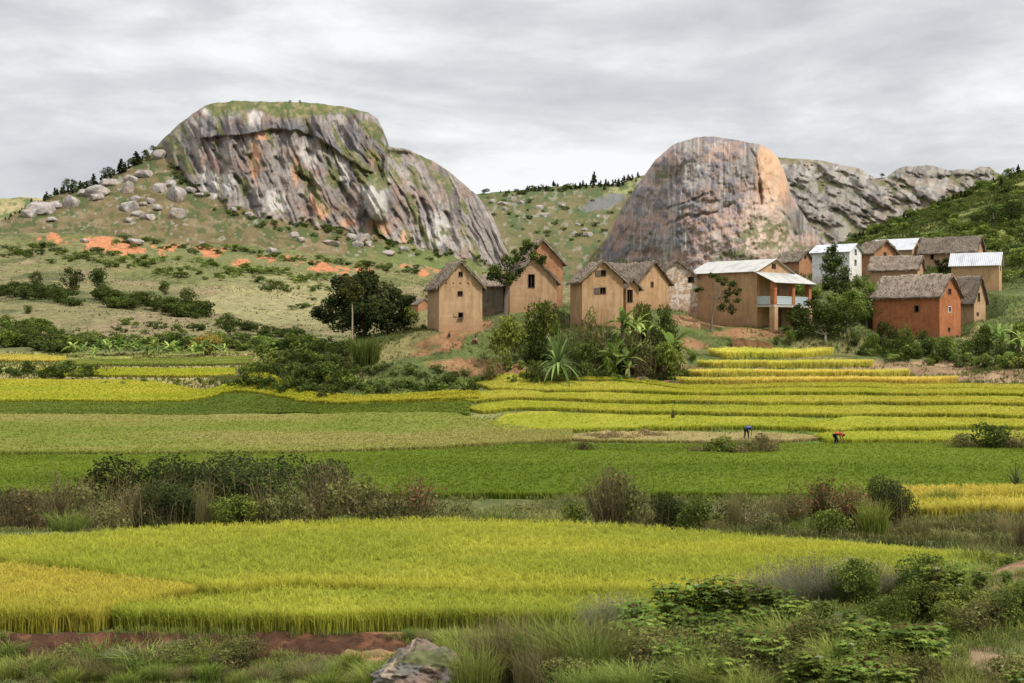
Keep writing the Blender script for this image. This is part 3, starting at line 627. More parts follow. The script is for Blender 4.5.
# ------------------------------------------------------------ building materials
def wall_mat(name, base, dark, light, brick=False, stain=None):
    m, nt, b = nmat(name, .95)
    n = n_noise(nt, .8, 8, .65); n2 = n_noise(nt, 6, 6, .6, sc=(1, 1, 2.2)); ns = n_noise(nt, 1.2, 6, .6, sc=(1.6, 1.6, .25))
    c = n_ramp(nt, n, [(.3, dark), (.5, base), (.72, light)])
    g = n_ramp(nt, n2, [(.3, (.82,)*3), (.7, (1.14,)*3)]); c = n_mix(nt, 'MULTIPLY', 1.0, c, g)
    g = n_ramp(nt, ns, [(.36, (.66, .62, .58)), (.56, (1, 1, 1))]); c = n_mix(nt, 'MULTIPLY', .6, c, g)
    if stain:
        f = n_ramp(nt, n_noise(nt, 1.5, 8, .7, dist=.6), [(.47, (0, 0, 0)), (.55, (1, 1, 1))]); c = n_mix(nt, 'MIX', f, c, stain)
    # courses of mud or brick
    tc = nt.nodes.new('ShaderNodeTexCoord'); sp = nt.nodes.new('ShaderNodeSeparateXYZ'); nt.links.new(tc.outputs['Object'], sp.inputs[0])
    nf = n_noise(nt, 1.8, 6, .65); ml = nt.nodes.new('ShaderNodeMath'); ml.operation = 'MULTIPLY_ADD'; ml.inputs[1].default_value = -2.6; nt.links.new(nf, ml.inputs[0]); nt.links.new(sp.outputs[2], ml.inputs[2])
    fz = n_ramp(nt, ml.outputs[0], [(.0, (0, 0, 0)), (1, (1, 1, 1))]); mr = nt.nodes.new('ShaderNodeMapRange'); mr.inputs[1].default_value = -.9; mr.inputs[2].default_value = .3; mr.inputs[3].default_value = .75; mr.inputs[4].default_value = 0
    nt.links.new(ml.outputs[0], mr.inputs[0]); c = n_mix(nt, 'MIX', mr.outputs[0], c, tuple(.45*x+.55*y for x, y in zip(base, (.26, .13, .07))))
    pf = n_ramp(nt, n_noise(nt, .55, 9, .72, dist=.8), [(.58, (0, 0, 0)), (.63, (.55, .55, .55))]); c = n_mix(nt, 'MIX', pf, c, tuple(x*.72 for x in dark))
    ad = nt.nodes.new('ShaderNodeMath'); ad.operation = 'ADD'; nt.links.new(sp.outputs[0], ad.inputs[0]); nt.links.new(sp.outputs[1], ad.inputs[1])
    cb = nt.nodes.new('ShaderNodeCombineXYZ'); nt.links.new(ad.outputs[0], cb.inputs[0]); nt.links.new(sp.outputs[2], cb.inputs[1])
    br = nt.nodes.new('ShaderNodeTexBrick'); nt.links.new(cb.outputs[0], br.inputs['Vector'])
    br.inputs['Scale'].default_value = 1; br.inputs['Brick Width'].default_value = .42 if brick else .9; br.inputs['Row Height'].default_value = .16 if brick else .5
    br.inputs['Mortar Size'].default_value = .018; br.inputs['Color1'].default_value = (1, 1, 1, 1); br.inputs['Color2'].default_value = (.80, .78, .76, 1); br.inputs['Mortar'].default_value = (.72, .66, .6, 1)
    c = n_mix(nt, 'MULTIPLY', .85 if brick else .28, c, br.outputs[0])
    nt.links.new(c, b.inputs['Base Color']); n_bump(nt, b, n2, .5, .06)
    return m
WALLS = dict(
 tan=wall_mat('tan_mud', (.44, .29, .165), (.36, .23, .13), (.50, .34, .20)),
 ochre=wall_mat('ochre_mud', (.43, .275, .15), (.34, .21, .11), (.48, .32, .185)),
 orange=wall_mat('orange_mud', (.39, .205, .11), (.32, .145, .065), (.46, .24, .12)),
 grey=wall_mat('weathered_boards', (.15, .125, .09), (.10, .085, .06), (.2, .165, .12)),
 pale=wall_mat('peeling_plaster', (.42, .29, .19), (.34, .21, .13), (.5, .37, .27), stain=(.60, .54, .47)),
 white=wall_mat('whitewash', (.70, .70, .68), (.62, .61, .58), (.76, .76, .75)),
 redbrick=wall_mat('red_brick', (.42, .165, .075), (.35, .13, .058), (.47, .20, .10), brick=True),
 sand=wall_mat('sandy_plaster', (.48, .31, .165), (.41, .26, .13), (.54, .36, .2)),
 brown=wall_mat('brown_mud', (.28, .17, .09), (.21, .125, .065), (.33, .21, .12)))
def thatch_mat():
    m, nt, b = nmat('old_thatch', 1)
    n = n_noise(nt, 3.0, 8, .7, sc=(4, 1, 1)); n2 = n_noise(nt, .9, 5, .6)
    c = n_ramp(nt, n, [(.3, (.11, .090, .072)), (.5, (.215, .18, .143)), (.72, (.32, .27, .22))])
    c = n_mix(nt, 'MULTIPLY', 1, c, n_ramp(nt, n2, [(.3, (.7, .68, .66)), (.7, (1.2, 1.15, 1.1))])); c = n_mix(nt, 'MULTIPLY', 1, c, n_attr(nt))
    nt.links.new(c, b.inputs['Base Color']); n_bump(nt, b, n, .9, .12); return m
THATCH = thatch_mat()
def tin_mat(name, col, rust):
    m, nt, b = nmat(name, .5); b.inputs['Metallic'].default_value = .25
    n = n_noise(nt, .7, 7, .65, sc=(1, 1, 1))
    c = n_ramp(nt, n, [(.34, tuple(x*.72 for x in col)), (.5, col), (.7, tuple(min(1, x*1.1) for x in col))])
    f = n_ramp(nt, n_noise(nt, 1.1, 8, .7, dist=.4), [(.62, (0, 0, 0)), (.70, (rust,)*3)])
    c = n_mix(nt, 'MIX', f, c, (.30, .20, .14)); nt.links.new(c, b.inputs['Base Color']); n_bump(nt, b, n, .2, .02); return m
TIN = tin_mat('weathered_tin', (.44, .43, .40), .8); TINW = tin_mat('pale_tin', (.50, .51, .53), .5)
def plain(name, col, rough=.8, sc=3, amt=.25):
    m, nt, b = nmat(name, rough); n = n_noise(nt, sc, 6, .6)
    c = n_ramp(nt, n, [(.3, tuple(x*(1-amt) for x in col)), (.7, tuple(x*(1+amt) for x in col))]); nt.links.new(c, b.inputs['Base Color']); n_bump(nt, b, n, .3, .01); return m
WOOD = plain('grey_wood', (.12, .09, .065)); WHITEP = plain('white_paint', (.66, .64, .6)); BLUEP = plain('pale_blue_paint', (.42, .50, .50), amt=.12)
PBRICK = WALLS['redbrick']; SLAB = plain('concrete', (.38, .34, .29)); DARKWOOD = plain('dark_wood', (.05, .04, .03))

def box_acc(acc, x0, x1, y0, y1, z0, z1, M=None, col=(1, 1, 1)):
    v = np.array([(x, y, z) for x in (x0, x1) for y in (y0, y1) for z in (z0, z1)], float)
    t = [(0, 1, 3), (0, 3, 2), (4, 6, 7), (4, 7, 5), (0, 4, 5), (0, 5, 1), (2, 3, 7), (2, 7, 6), (0, 2, 6), (0, 6, 4), (1, 5, 7), (1, 7, 3)]
    if M is not None: v = v@M.T
    acc.add(v, t, col)
def panel(acc, outline, holes, O, U, N, thick, sub=None):
    """a wall: outline and rectangular holes in (u,z), extruded inwards along N"""
    loops = [outline]+[[(a, c), (a, d), (b, d), (b, c)] for a, b, c, d in holes]
    flat = [p for l in loops for p in l]
    tris = tessellate_polygon([[Vector((p[0], p[1], 0)) for p in l] for l in loops])
    n = len(flat); O, U, N = map(np.array, (O, U, N))
    A = np.array([O+U*p[0]+np.array((0, 0, 1))*p[1] for p in flat]); B = A+N*thick
    T = [tuple(t) for t in tris]+[(t[2]+n, t[1]+n, t[0]+n) for t in tris]
    k = 0
    for l in loops:
        m = len(l)
        for i in range(m):
            a, b = k+i, k+(i+1) % m; T += [(a, b, b+n), (a, b+n, a+n)]
        k += m
    acc.add(np.concatenate([A, B]), T, (1, 1, 1))
def fix_normals(o):
    bm = bmesh.new(); bm.from_mesh(o.data); bmesh.ops.recalc_face_normals(bm, faces=bm.faces); bm.to_mesh(o.data); bm.free()

def build_roof(h, root, seed):
    W_, L_, e, a = h['W'], h['L'], h['eH'], h['aH']
    th = h['roof'] == 'thatch'
    oh = .45 if th else .45; og = .42 if th else .35; tk = .26 if th else .035
    sl_ = (a-e)/(W_/2); ns = 14 if th else 10; nl = int(max(14, L_*4)) if th else int(L_*14)
    t = np.linspace(-1, 1, 2*ns+1); y = np.linspace(-og, L_+og, nl)
    T, Y = np.meshgrid(t, y)
    x = W_/2+T*(W_/2+oh); zt = a-np.abs(T)*(W_/2+oh)*sl_+.03
    if th:
        jit = fbm(T*6+seed, Y*1.6, 4, seed)-.5; jit2 = fbm(T*22+seed, Y*4, 3, seed+5)-.5
        sag = -.22*np.sin(np.clip(Y/L_, 0, 1)*math.pi)*(.4+.6*np.sin(seed))
        zo = zt+tk*(1-.25*np.abs(T)**6)+jit*.32+jit2*.16+sag*(1-np.abs(T)*.5)-.12*np.exp(-(T/.06)**2)*0
        edge = (np.abs(T) > .93)
        xo = x+np.sign(T)*edge*(fbm(Y*3+seed, T, 3, seed+8)-.4)*.7*.5; zo = zo-edge*(fbm(Y*3+seed, T, 3, seed+8)-.4)*.25
        yo = Y+np.where(Y < 0, -1, np.where(Y > L_, 1, 0))*(fbm(T*9+seed, Y*0+seed, 3, seed+9)-.5)*.5
    else:
        zo = zt+tk+.025*np.sin(Y*2*math.pi/.28)+.02*(fbm(T*3, Y, 2, seed)-.5); xo = x; yo = Y
    top = np.stack([xo, yo, zo], -1).reshape(-1, 3); bot = np.stack([xo, yo, np.minimum(zt, zo-.03)], -1).reshape(-1, 3)
    nr, nc = len(y), len(t); q = grid_quads(nr, nc); n = nr*nc
    tri = np.concatenate([q[:, [0, 1, 2]], q[:, [0, 2, 3]]])
    i = np.arange(n).reshape(nr, nc); T2 = [tri, tri[:, ::-1]+n]
    for r_ in (i[0], i[-1], i[:, 0], i[:, -1]):
        a_, b_ = r_[:-1], r_[1:]; T2 += [np.stack([a_, b_, b_+n], -1), np.stack([a_, b_+n, a_+n], -1)]
    acc = Acc(); shade = (1+.5*(fbm(T*5+seed, Y*.8, 3, seed+20)-.5))*(.85+.4*((seed*7 % 10)/10))
    cc = np.repeat(shade.reshape(-1, 1), 3, 1)
    acc.add(np.concatenate([top, bot]), np.concatenate(T2), np.concatenate([cc, cc*.9]))
    if th:   # straw ends hanging at the eaves and along the verges, loose straw on top
        r = np.random.default_rng(seed); s_ = F/h['D']
        k = int(L_*26); yy = r.uniform(-og, L_+og, k); sd_ = r.choice([-1, 1], k)
        P = np.stack([W_/2+sd_*(W_/2+oh-.02), yy, np.full(k, a-(W_/2+oh)*sl_+.1)+r.uniform(0, .2, k)], -1)
        blades(acc, P, r.uniform(.15, .42, k), .07, r.uniform(.1, .6, k), np.where(sd_ > 0, 0, math.pi)+r.normal(0, .4, k), (.8, .8, .8), (1.3, 1.2, 1.1), down=True)
        k = int(W_*40); tt = r.uniform(-1, 1, k); P = np.stack([W_/2+tt*(W_/2+oh), np.full(k, -og+.03), a-np.abs(tt)*(W_/2+oh)*sl_+.05+r.uniform(0, .3, k)], -1)
        blades(acc, P, r.uniform(.12, .3, k), .07, r.uniform(.1, .5, k), -math.pi/2+r.normal(0, .5, k), (.75, .75, .75), (1.2, 1.15, 1.05), down=True)
        k = int(L_*W_*14); tt = r.uniform(-1, 1, k); yy = r.uniform(-og, L_+og, k)
        P = np.stack([W_/2+tt*(W_/2+oh), yy, a-np.abs(tt)*(W_/2+oh)*sl_+tk+.0+r.uniform(0, .1, k)], -1)
        blades(acc, P, r.uniform(.2, .4, k), .06, r.uniform(.6, 1.3, k), np.where(tt > 0, 0, math.pi)+r.normal(0, .5, k), (.8, .78, .75), (1.35, 1.3, 1.2))
    ro = acc.build('thatched_roof' if th else 'tin_roof', THATCH if th else (TIN if h['roof'] == 'tin' else TINW), root, smooth=th)
    return ro

def blades(acc, P, h, w, lean, az, cb, ct, down=False, taper=.12):
    P = np.asarray(P, float); n = len(P)
    h = np.broadcast_to(h, (n,)); w = np.broadcast_to(w, (n,)); lean = np.broadcast_to(lean, (n,)); az = np.broadcast_to(az, (n,))
    cb = np.broadcast_to(np.asarray(cb, float), (n, 3)); ct = np.broadcast_to(np.asarray(ct, float), (n, 3))
    d = np.stack([np.cos(az), np.sin(az), 0*az], -1); up = np.array((0, 0, -1. if down else 1.))
    wa = az+math.pi/2+rng.normal(0, .9, n); p = np.stack([np.cos(wa), np.sin(wa), 0*wa], -1)*(w/2)[:, None]
    mid = P+up*(h*.62)[:, None]+d*(h*lean*.28)[:, None]
    tip = P+up*(h*np.clip(1-.28*lean, .2, 1))[:, None]+d*(h*lean)[:, None]
    V = np.stack([P-p, P+p, mid-p*.9, mid+p*.9, tip-p*taper, tip+p*taper], 1).reshape(-1, 3)
    b = (np.arange(n)*6)[:, None]
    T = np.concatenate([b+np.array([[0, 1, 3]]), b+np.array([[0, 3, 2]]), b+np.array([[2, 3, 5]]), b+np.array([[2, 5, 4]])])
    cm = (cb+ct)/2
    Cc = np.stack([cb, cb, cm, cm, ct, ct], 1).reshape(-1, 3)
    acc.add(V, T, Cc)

def build_house(i, h):
    root = empty('house', h['o'], R(h['th'])); tag(root, h['label'], 'house', 'mud and brick houses of the village')
    W_, L_, e, a, s = h['W'], h['L'], h['eH'], h['aH'], h['s']; th = R(h['th']); ct, st = math.cos(th), math.sin(th)
    dn = -1.6; tkn = .32; acc = Acc(); holes = []; info = []
    for w in h.get('gwin', []):
        u = (w[0]-h['cp'])/(s*ct); z = (h['by']-w[1])/s; hw = w[2]/(2*s*ct); hh = w[3]/(2*s)
        u = min(max(u, hw+.2), W_-hw-.2); z = max(z, hh-.9)
        holes.append((u-hw, u+hw, z-hh, z+hh)); info.append(w[4] if len(w) > 4 else '')
    small = [(( x-h['cp'])/(s*ct)-.09, (x-h['cp'])/(s*ct)+.09, (h['by']-h['hy'])/s-.09, (h['by']-h['hy'])/s+.09) for x in h.get('holes', [])]
    panel(acc, [(0, dn), (0, e), (W_/2, a), (W_, e), (W_, dn)], holes+small, (0, 0, 0), (1, 0, 0), (0, 1, 0), tkn)
    panel(acc, [(0, dn), (0, e), (W_/2, a), (W_, e), (W_, dn)], [], (0, L_, 0), (1, 0, 0), (0, -1, 0), tkn)
    sh = []
    for w in h.get('swin', []):
        y = (h['cp']-w[0])/(s*st); z = (h['by']-w[1])/s; hw = w[2]/(2*s*st); hh = w[3]/(2*s); sh.append((y-hw-tkn, y+hw-tkn, z-hh, z+hh))
    panel(acc, [(0, dn), (0, e), (L_-2*tkn, e), (L_-2*tkn, dn)], sh, (0.003, tkn, 0), (0, 1, 0), (1, 0, 0), tkn)
    panel(acc, [(0, dn), (0, e), (L_-2*tkn, e), (L_-2*tkn, dn)], [], (W_-.003, tkn, 0), (0, 1, 0), (-1, 0, 0), tkn)
    wo = acc.build('wall', WALLS[h['k']], root); fix_normals(wo)
    big = s > 5.5
    for (u0, u1, z0, z1), kind in zip(holes, info):
        if not big and h['k'] != 'white': pass
        fr = Acc(); b = .07; fm = WHITEP if kind == 'white' else WOOD
        for (x0, x1, y0, y1) in ((u0-b, u1+b, z1, z1+b), (u0-b, u1+b, z0-b, z0), (u0-b, u0, z0, z1), (u1, u1+b, z0, z1)): box_acc(fr, x0, x1, -.04, .06, y0, y1)
        if kind != 'hatch' and u1-u0 > .35: box_acc(fr, (u0+u1)/2-.025, (u0+u1)/2+.025, .1, .14, z0, z1)
        wn = 'door' if z1-z0 > 1.4 else 'window'
        f = fr.build(wn, fm, root)
        if kind in ('shutter', 'hatch'):
            sa = Acc(); wd = (u1-u0)
            for q in range(4): box_acc(sa, u0-b-wd+q*wd/4, u0-b-wd+(q+.93)*wd/4, -.10, -.06, z0+(.1 if kind == 'hatch' else 0), z1)
            sa.build('shutter', WOOD if kind == 'shutter' else WALLS['tan'], f)
        if kind == 'hatch':
            sa = Acc(); box_acc(sa, u0-.1, u1+.1, -.35, -.05, z0-.12, z0-.075); sa.build('sill', WOOD, f)
    for (y0, y1, z0, z1) in sh:
        fr = Acc(); b = .07; y0 += tkn; y1 += tkn
        for (p0, p1, q0, q1) in ((y0-b, y1+b, z1, z1+b), (y0-b, y1+b, z0-b, z0), (y0-b, y0, z0, z1), (y1, y1+b, z0, z1)): box_acc(fr, -.04, .06, p0, p1, q0, q1)
        fr.build('window', WOOD, root)
    build_roof(h, root, i*13+5)
    return root
H_OBJ = [build_house(i, h) for i, h in enumerate(HOUSES)]

# veranda of the large house: slab, pillars, balustrade, tin roof, standing against the gable
def veranda():
    h = HOUSES[8]; root = H_OBJ[8]; W_ = h['W']; s = h['s']; d = 2.7
    zf = (h['by']-305)/s; zr0 = (h['by']-271.5)/s; zr1 = (h['by']-283)/s
    v = Acc(); box_acc(v, -.1, W_+.5, -d, -.003, zf-.28, zf); v.build('balcony_floor', SLAB, root)
    for k, (x, low) in enumerate([(0.0, 1), (W_*.52, 0), (W_+.02, 1)]):
        p = Acc(); box_acc(p, x, x+.62, -d+.02, -d+.64, zf-.003 if not low else zf+.004, zr1+.08); p.build('pillar', PBRICK, root)
        if low: q = Acc(); box_acc(q, x-.06, x+.7, -d-.06, -d+.72, -2, zf-.283); q.build('pillar_base', WALLS['tan'], root)
    for (x0, x1, y0, y1) in ((.62, W_*.52, -d+.1, -d+.2), (W_*.52+.62, W_+.02, -d+.1, -d+.2), (.0, .1, -d+.64, -.01), (W_+.35, W_+.45, -d+.64, -.01)):
        b = Acc(); box_acc(b, x0, x1, y0, y1, zf+1.02, zf+1.12); box_acc(b, x0, x1, y0, y1, zf+.08, zf+.16)
        if x1-x0 > y1-y0:
            n = int((x1-x0)/.16)
            for i in range(n): xx = x0+(i+.5)*(x1-x0)/n; box_acc(b, xx-.06, xx+.06, y0+.03, y1-.03, zf+.16, zf+1.02)
        else:
            n = int((y1-y0)/.16)
            for i in range(n): yy = y0+(i+.5)*(y1-y0)/n; box_acc(b, x0+.03, x1-.03, yy-.06, yy+.06, zf+.16, zf+1.02)
        b.build('balustrade', BLUEP, root)
    n = int((W_+1.6)*12); xs = np.linspace(-.6, W_+1.1, n); ts = np.linspace(0, 1, 8); X_, T_ = np.meshgrid(xs, ts)
    inset = np.where(X_ > W_*.7, (X_-W_*.7)*0, 0)
    Y_ = -.004-T_*(d+.5); Z_ = zr0+(zr1-zr0)*T_+.03*np.sin(X_*2*math.pi/.28)
    V = np.stack([X_, Y_+inset, Z_], -1).reshape(-1, 3); q = grid_quads(8, n); N0 = len(V)
    V = np.concatenate([V, V-np.array((0, 0, .04))]); a = Acc()
    t = np.concatenate([q[:, [0, 1, 2]], q[:, [0, 2, 3]]]); i = np.arange(N0).reshape(8, n); TT = [t, t[:, ::-1]+N0]
    for r_ in (i[0], i[-1], i[:, 0], i[:, -1]): TT += [np.stack([r_[:-1], r_[1:], r_[1:]+N0], -1), np.stack([r_[:-1], r_[1:]+N0, r_[:-1]+N0], -1)]
    a.add(V, np.concatenate(TT), (1, 1, 1)); a.build('veranda_roof', TIN, root)
    e = Acc(); box_acc(e, -.5, W_+1.0, -d-.35, -d-.2, zr1-.14, zr1-.05); e.build('eave_beam', WOOD, root)
veranda()

# low broken wall in front of the large house, and a ledge under the pale house
def rough_wall(name, label, p0, p1, z0a, hgt, thick, mat, cat='wall', seed=3):
    n = 40; a = np.array([p0.x, p0.y]); b = np.array([p1.x, p1.y]); t = np.linspace(0, 1, n); L_ = np.hypot(*(b-a)); d = (b-a)/L_; pr = np.array((-d[1], d[0]))
    top = hgt*(.75+.9*(fbm(t*L_*.8, t*0+seed, 4, seed)-.35)); nz = 6; acc = Acc(); V = []
    zz = np.linspace(p0.z, p1.z, n)
    for k, off in enumerate((-thick/2, thick/2)):
        for j in range(nz):
            f = j/(nz-1); w = (fbm(t*L_*2, t*0+j*.7+k*5, 3, seed+4)-.5)*.25
            V.append(np.stack([a[0]+d[0]*L_*t+pr[0]*(off*(1-.25*f)+w), a[1]+d[1]*L_*t+pr[1]*(off*(1-.25*f)+w), zz-.6+(top+.6)*f], -1))
    V = [V[i] for i in list(range(nz))+list(range(2*nz-1, nz-1, -1))]
    V = np.array(V); q = grid_quads(2*nz, n); t_ = np.concatenate([q[:, [0, 1, 2]], q[:, [0, 2, 3]]])
    ends = []
    for c_ in (0, n-1):
        for j in range(nz-1): i0 = j*n+c_; i1 = (j+1)*n+c_; j0 = (2*nz-1-j)*n+c_; j1 = (2*nz-2-j)*n+c_; ends += [(i0, i1, j1), (i0, j1, j0)]
    acc.add(V.reshape(-1, 3), np.concatenate([t_, np.array(ends)]), (1, 1, 1))
    o = acc.build(name, mat); fix_normals(o); return tag(o, label, cat)
rough_wall('garden_wall', 'low crumbling brown wall in front of the veranda house', on_ground(733, 179), on_ground(772, 177), 0, 1.5, .5, WALLS['brown'])
rough_wall('terrace_wall', 'low tan mud ledge at the foot of the pale house with peeling plaster', on_ground(672, 183), on_ground(700, 182), 0, .9, .6, WALLS['ochre'], seed=8)

# ------------------------------------------------------------ plants
def unit(v): return v/np.linalg.norm(v, axis=-1, keepdims=True)
def leaves(acc, P, size, col, asp=.55, nrm=None, r=rng):
    n = len(P); a = unit(r.normal(size=(n, 3))); a[:, 2] *= .6
    if nrm is not None: a = unit(a-nrm*(a*nrm).sum(-1, keepdims=True)*.7)
    b = unit(np.cross(a, r.normal(size=(n, 3)))); size = np.broadcast_to(size, (n,))[:, None]
    V = np.stack([P-a*size, P+b*size*asp, P+a*size, P-b*size*asp], 1).reshape(-1, 3)
    k = (np.arange(n)*4)[:, None]; T = np.concatenate([k+np.array([[0, 1, 2]]), k+np.array([[0, 2, 3]])])
    acc.add(V, T, np.repeat(col, 4, 0))
def tube(acc, pts, rad, col, sides=7):
    pts = np.array(pts, float); n = len(pts); d = np.gradient(pts, axis=0); d = unit(d)
    ref = np.where(np.abs(d[:, 2:3]) > .9, np.array([[1., 0, 0]]), np.array([[0, 0, 1.]])); u = unit(np.cross(d, ref)); v = np.cross(d, u)
    a = np.linspace(0, 2*math.pi, sides, endpoint=False); rad = np.broadcast_to(rad, (n,))
    V = pts[:, None]+(u[:, None]*np.cos(a)[None, :, None]+v[:, None]*np.sin(a)[None, :, None])*rad[:, None, None]
    T = []
    for i in range(n-1):
        for j in range(sides):
            k = (j+1) % sides; T += [(i*sides+j, i*sides+k, (i+1)*sides+k), (i*sides+j, (i+1)*sides+k, (i+1)*sides+j)]
    T += [((n-1)*sides, (n-1)*sides+j, (n-1)*sides+j+1) for j in range(1, sides-1)]
    acc.add(V.reshape(-1, 3), T, col)
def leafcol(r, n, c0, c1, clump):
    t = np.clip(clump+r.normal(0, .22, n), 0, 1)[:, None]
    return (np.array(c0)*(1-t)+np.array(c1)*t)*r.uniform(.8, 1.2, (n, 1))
PAL = dict(dark=((.030, .045, .012), (.105, .135, .030)), mid=((.055, .08, .015), (.185, .225, .042)), light=((.10, .14, .03), (.30, .35, .08)),
           dry=((.095, .080, .035), (.26, .21, .095)), olive=((.065, .075, .022), (.20, .205, .062)), rust=((.12, .05, .03), (.26, .10, .055)),
           gold=((.12, .11, .02), (.36, .22, .05)), grey=((.09, .105, .07), (.22, .24, .17)), deep=((.020, .028, .011), (.065, .078, .024)))
def crown(acc, clumps, per, size, pal, r, sq=.8, fill=.35):
    for (c, rad) in clumps:
        n = int(per*rad**1.6)+12; d = unit(r.normal(size=(n, 3))); q = rad*(1-fill*r.random(n)**1.5)*(1+.25*(r.random(n)-.3))
        P = np.array(c)+d*q[:, None]*np.array((1, 1, sq))
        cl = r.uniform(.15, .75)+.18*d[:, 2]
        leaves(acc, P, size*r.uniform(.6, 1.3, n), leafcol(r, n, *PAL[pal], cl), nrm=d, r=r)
def rand_clumps(r, n, R_, H, z0, crad, top=1.0):
    out = []
    for i in range(n):
        a = r.uniform(0, 2*math.pi); u = r.random()**.5; f = r.random()
        rr = R_*u*math.sqrt(max(.08, 1-(f*2-1)**2*top)); out.append(((rr*math.cos(a), rr*math.sin(a), z0+H*f), crad*r.uniform(.6, 1.25)))
    return out
# prototypes with unit height; each returns (foliage mesh, stem mesh)
def proto_bush(seed, pal, leaf, per, n=16, wide=.62, wisps=0, pal2=None):
    r = np.random.default_rng(seed); a = Acc(); cl = rand_clumps(r, n, wide*.8, .62, .16, .23)
    half = int(len(cl)*.75) if pal2 else len(cl)
    crown(a, cl[:half], per, leaf, pal, r); 
    if pal2: crown(a, cl[half:], per, leaf, pal2, r)
    b = Acc()
    for (c, rad) in cl[:9]:
        m = np.array((c[0]*.35, c[1]*.35, c[2]*.55)); tube(b, [(c[0]*.05, c[1]*.05, -.1), m, c], [.022, .014, .005], (.11, .08, .05), 5)
    if wisps:
        k = wisps; az = r.uniform(0, 6.28, k); rr = wide*r.random(k)**.5; P = np.stack([rr*np.cos(az), rr*np.sin(az), r.uniform(0, .35, k)], -1)
        blades(a, P, r.uniform(.35, .85, k), .008, r.uniform(.1, .6, k), az+r.normal(0, .6, k), PAL['dry'][0], PAL['dry'][1])
    return (mesh_from(a, 'foliage', FOL), mesh_from(b, 'stem', BARK))
def mesh_from(acc, name, mat, smooth=False):
    return mesh_np(name, np.concatenate(acc.v), np.concatenate(acc.t), np.concatenate(acc.c), mat, smooth)
def proto_twig(seed, pal, n=260, leafn=900, leaf=.02, red=None):
    r = np.random.default_rng(seed); a = Acc(); b = Acc(); ends = []
    for i in range(n):
        az = r.uniform(0, 6.28); l = r.uniform(.35, 1.0); sp = r.uniform(.05, .75)
        p0 = np.array((r.normal(0, .05), r.normal(0, .05), 0)); p2 = np.array((math.cos(az)*sp*l, math.sin(az)*sp*l, l*(1-.35*sp)))
        p1 = p0*.4+p2*.5+np.array((r.normal(0, .05), r.normal(0, .05), .06)); 
        tube(b, [p0, p1, p2], [.008, .006, .002], np.array(PAL['dry'][0])*r.uniform(.7, 1.8), 3); ends += [p1*(1-t)+p2*t for t in r.uniform(0, 1, 4)]
    E = np.array(ends); k = r.integers(0, len(E), leafn); P = E[k]+r.normal(0, .035, (leafn, 3)); cl = fbm(P[:, 0]*4+seed, P[:, 2]*4+P[:, 1]*3, 3, seed)
    c = leafcol(r, leafn, *PAL[pal], np.clip((cl-.3)*2, 0, 1))
    if red: m = r.random(leafn)*(P[:, 2] > .45) > .5; c[m] = leafcol(r, int(m.sum()), *PAL[red], np.full(int(m.sum()), .5))
    leaves(a, P, leaf*r.uniform(.6, 1.4, leafn), c, r=r)
    return (mesh_from(a, 'foliage', FOL), mesh_from(b, 'stem', BARK))
def proto_grass(seed, pal, n=700, spread=.55, w=.02, lean=(.1, .9), pal2=None):
    r = np.random.default_rng(seed); a = Acc(); az = r.uniform(0, 6.28, n); rr = spread*r.random(n)**.7; P = np.stack([rr*np.cos(az), rr*np.sin(az), np.zeros(n)-.03], -1)
    c0 = leafcol(r, n, *PAL[pal], np.full(n, .2)); c1 = leafcol(r, n, *PAL[pal2 or pal], np.full(n, .8))
    blades(a, P, r.uniform(.45, 1.05, n), w, r.uniform(*lean, n), az+r.normal(0, .7, n), c0, c1)
    return (mesh_from(a, 'foliage', FOL), None)
def proto_tree(seed, pal, leaf, per, H0=.3, n=26, wide=.42, trunk=.03, crad=.15, top=1.0):
    r = np.random.default_rng(seed); a = Acc(); b = Acc(); cl = rand_clumps(r, n, wide, 1-H0-.12, H0+.05, crad, top); crown(a, cl, per, leaf, pal, r)
    bend = np.array((r.normal(0, .03), r.normal(0, .03), 0)); tp = np.array((0, 0, H0+.22))+bend
    tube(b, [(0, 0, -.08), (bend[0]*.5, bend[1]*.5, H0*.6), tp, tp+(0, 0, .2)], [trunk*1.3, trunk, trunk*.7, trunk*.3], (.17, .14, .11), 8)
    for c, rad in cl[:12]:
        z = r.uniform(H0*.6, H0+.15); s0 = np.array((bend[0]*.6, bend[1]*.6, z)); c = np.array(c); tube(b, [s0, s0*.5+c*.5+(0, 0, -.03), c], [trunk*.5, trunk*.3, .004], (.17, .14, .11), 5)
    return (mesh_from(a, 'crown', FOL), mesh_from(b, 'trunk', BARK))
def proto_pine(seed, pal='deep'):
    r = np.random.default_rng(seed); a = Acc(); b = Acc(); cl = []
    for k in range(9):
        f = k/8; R_ = .26*(1-f)**.8+.04
        for j in range(5 if f < .8 else 2): az = r.uniform(0, 6.28); cl.append(((R_*.6*math.cos(az)*r.uniform(.4, 1.3), R_*.6*math.sin(az), .22+.74*f), .10*(1-.5*f)*r.uniform(.7, 1.3)))
    crown(a, cl, 500, .05, pal, r, sq=.6); tube(a, [(0, 0, -.1), (0, 0, .95)], [.025, .006], (.09, .07, .05), 5)
    return (mesh_from(a, 'pine', FOL), None)
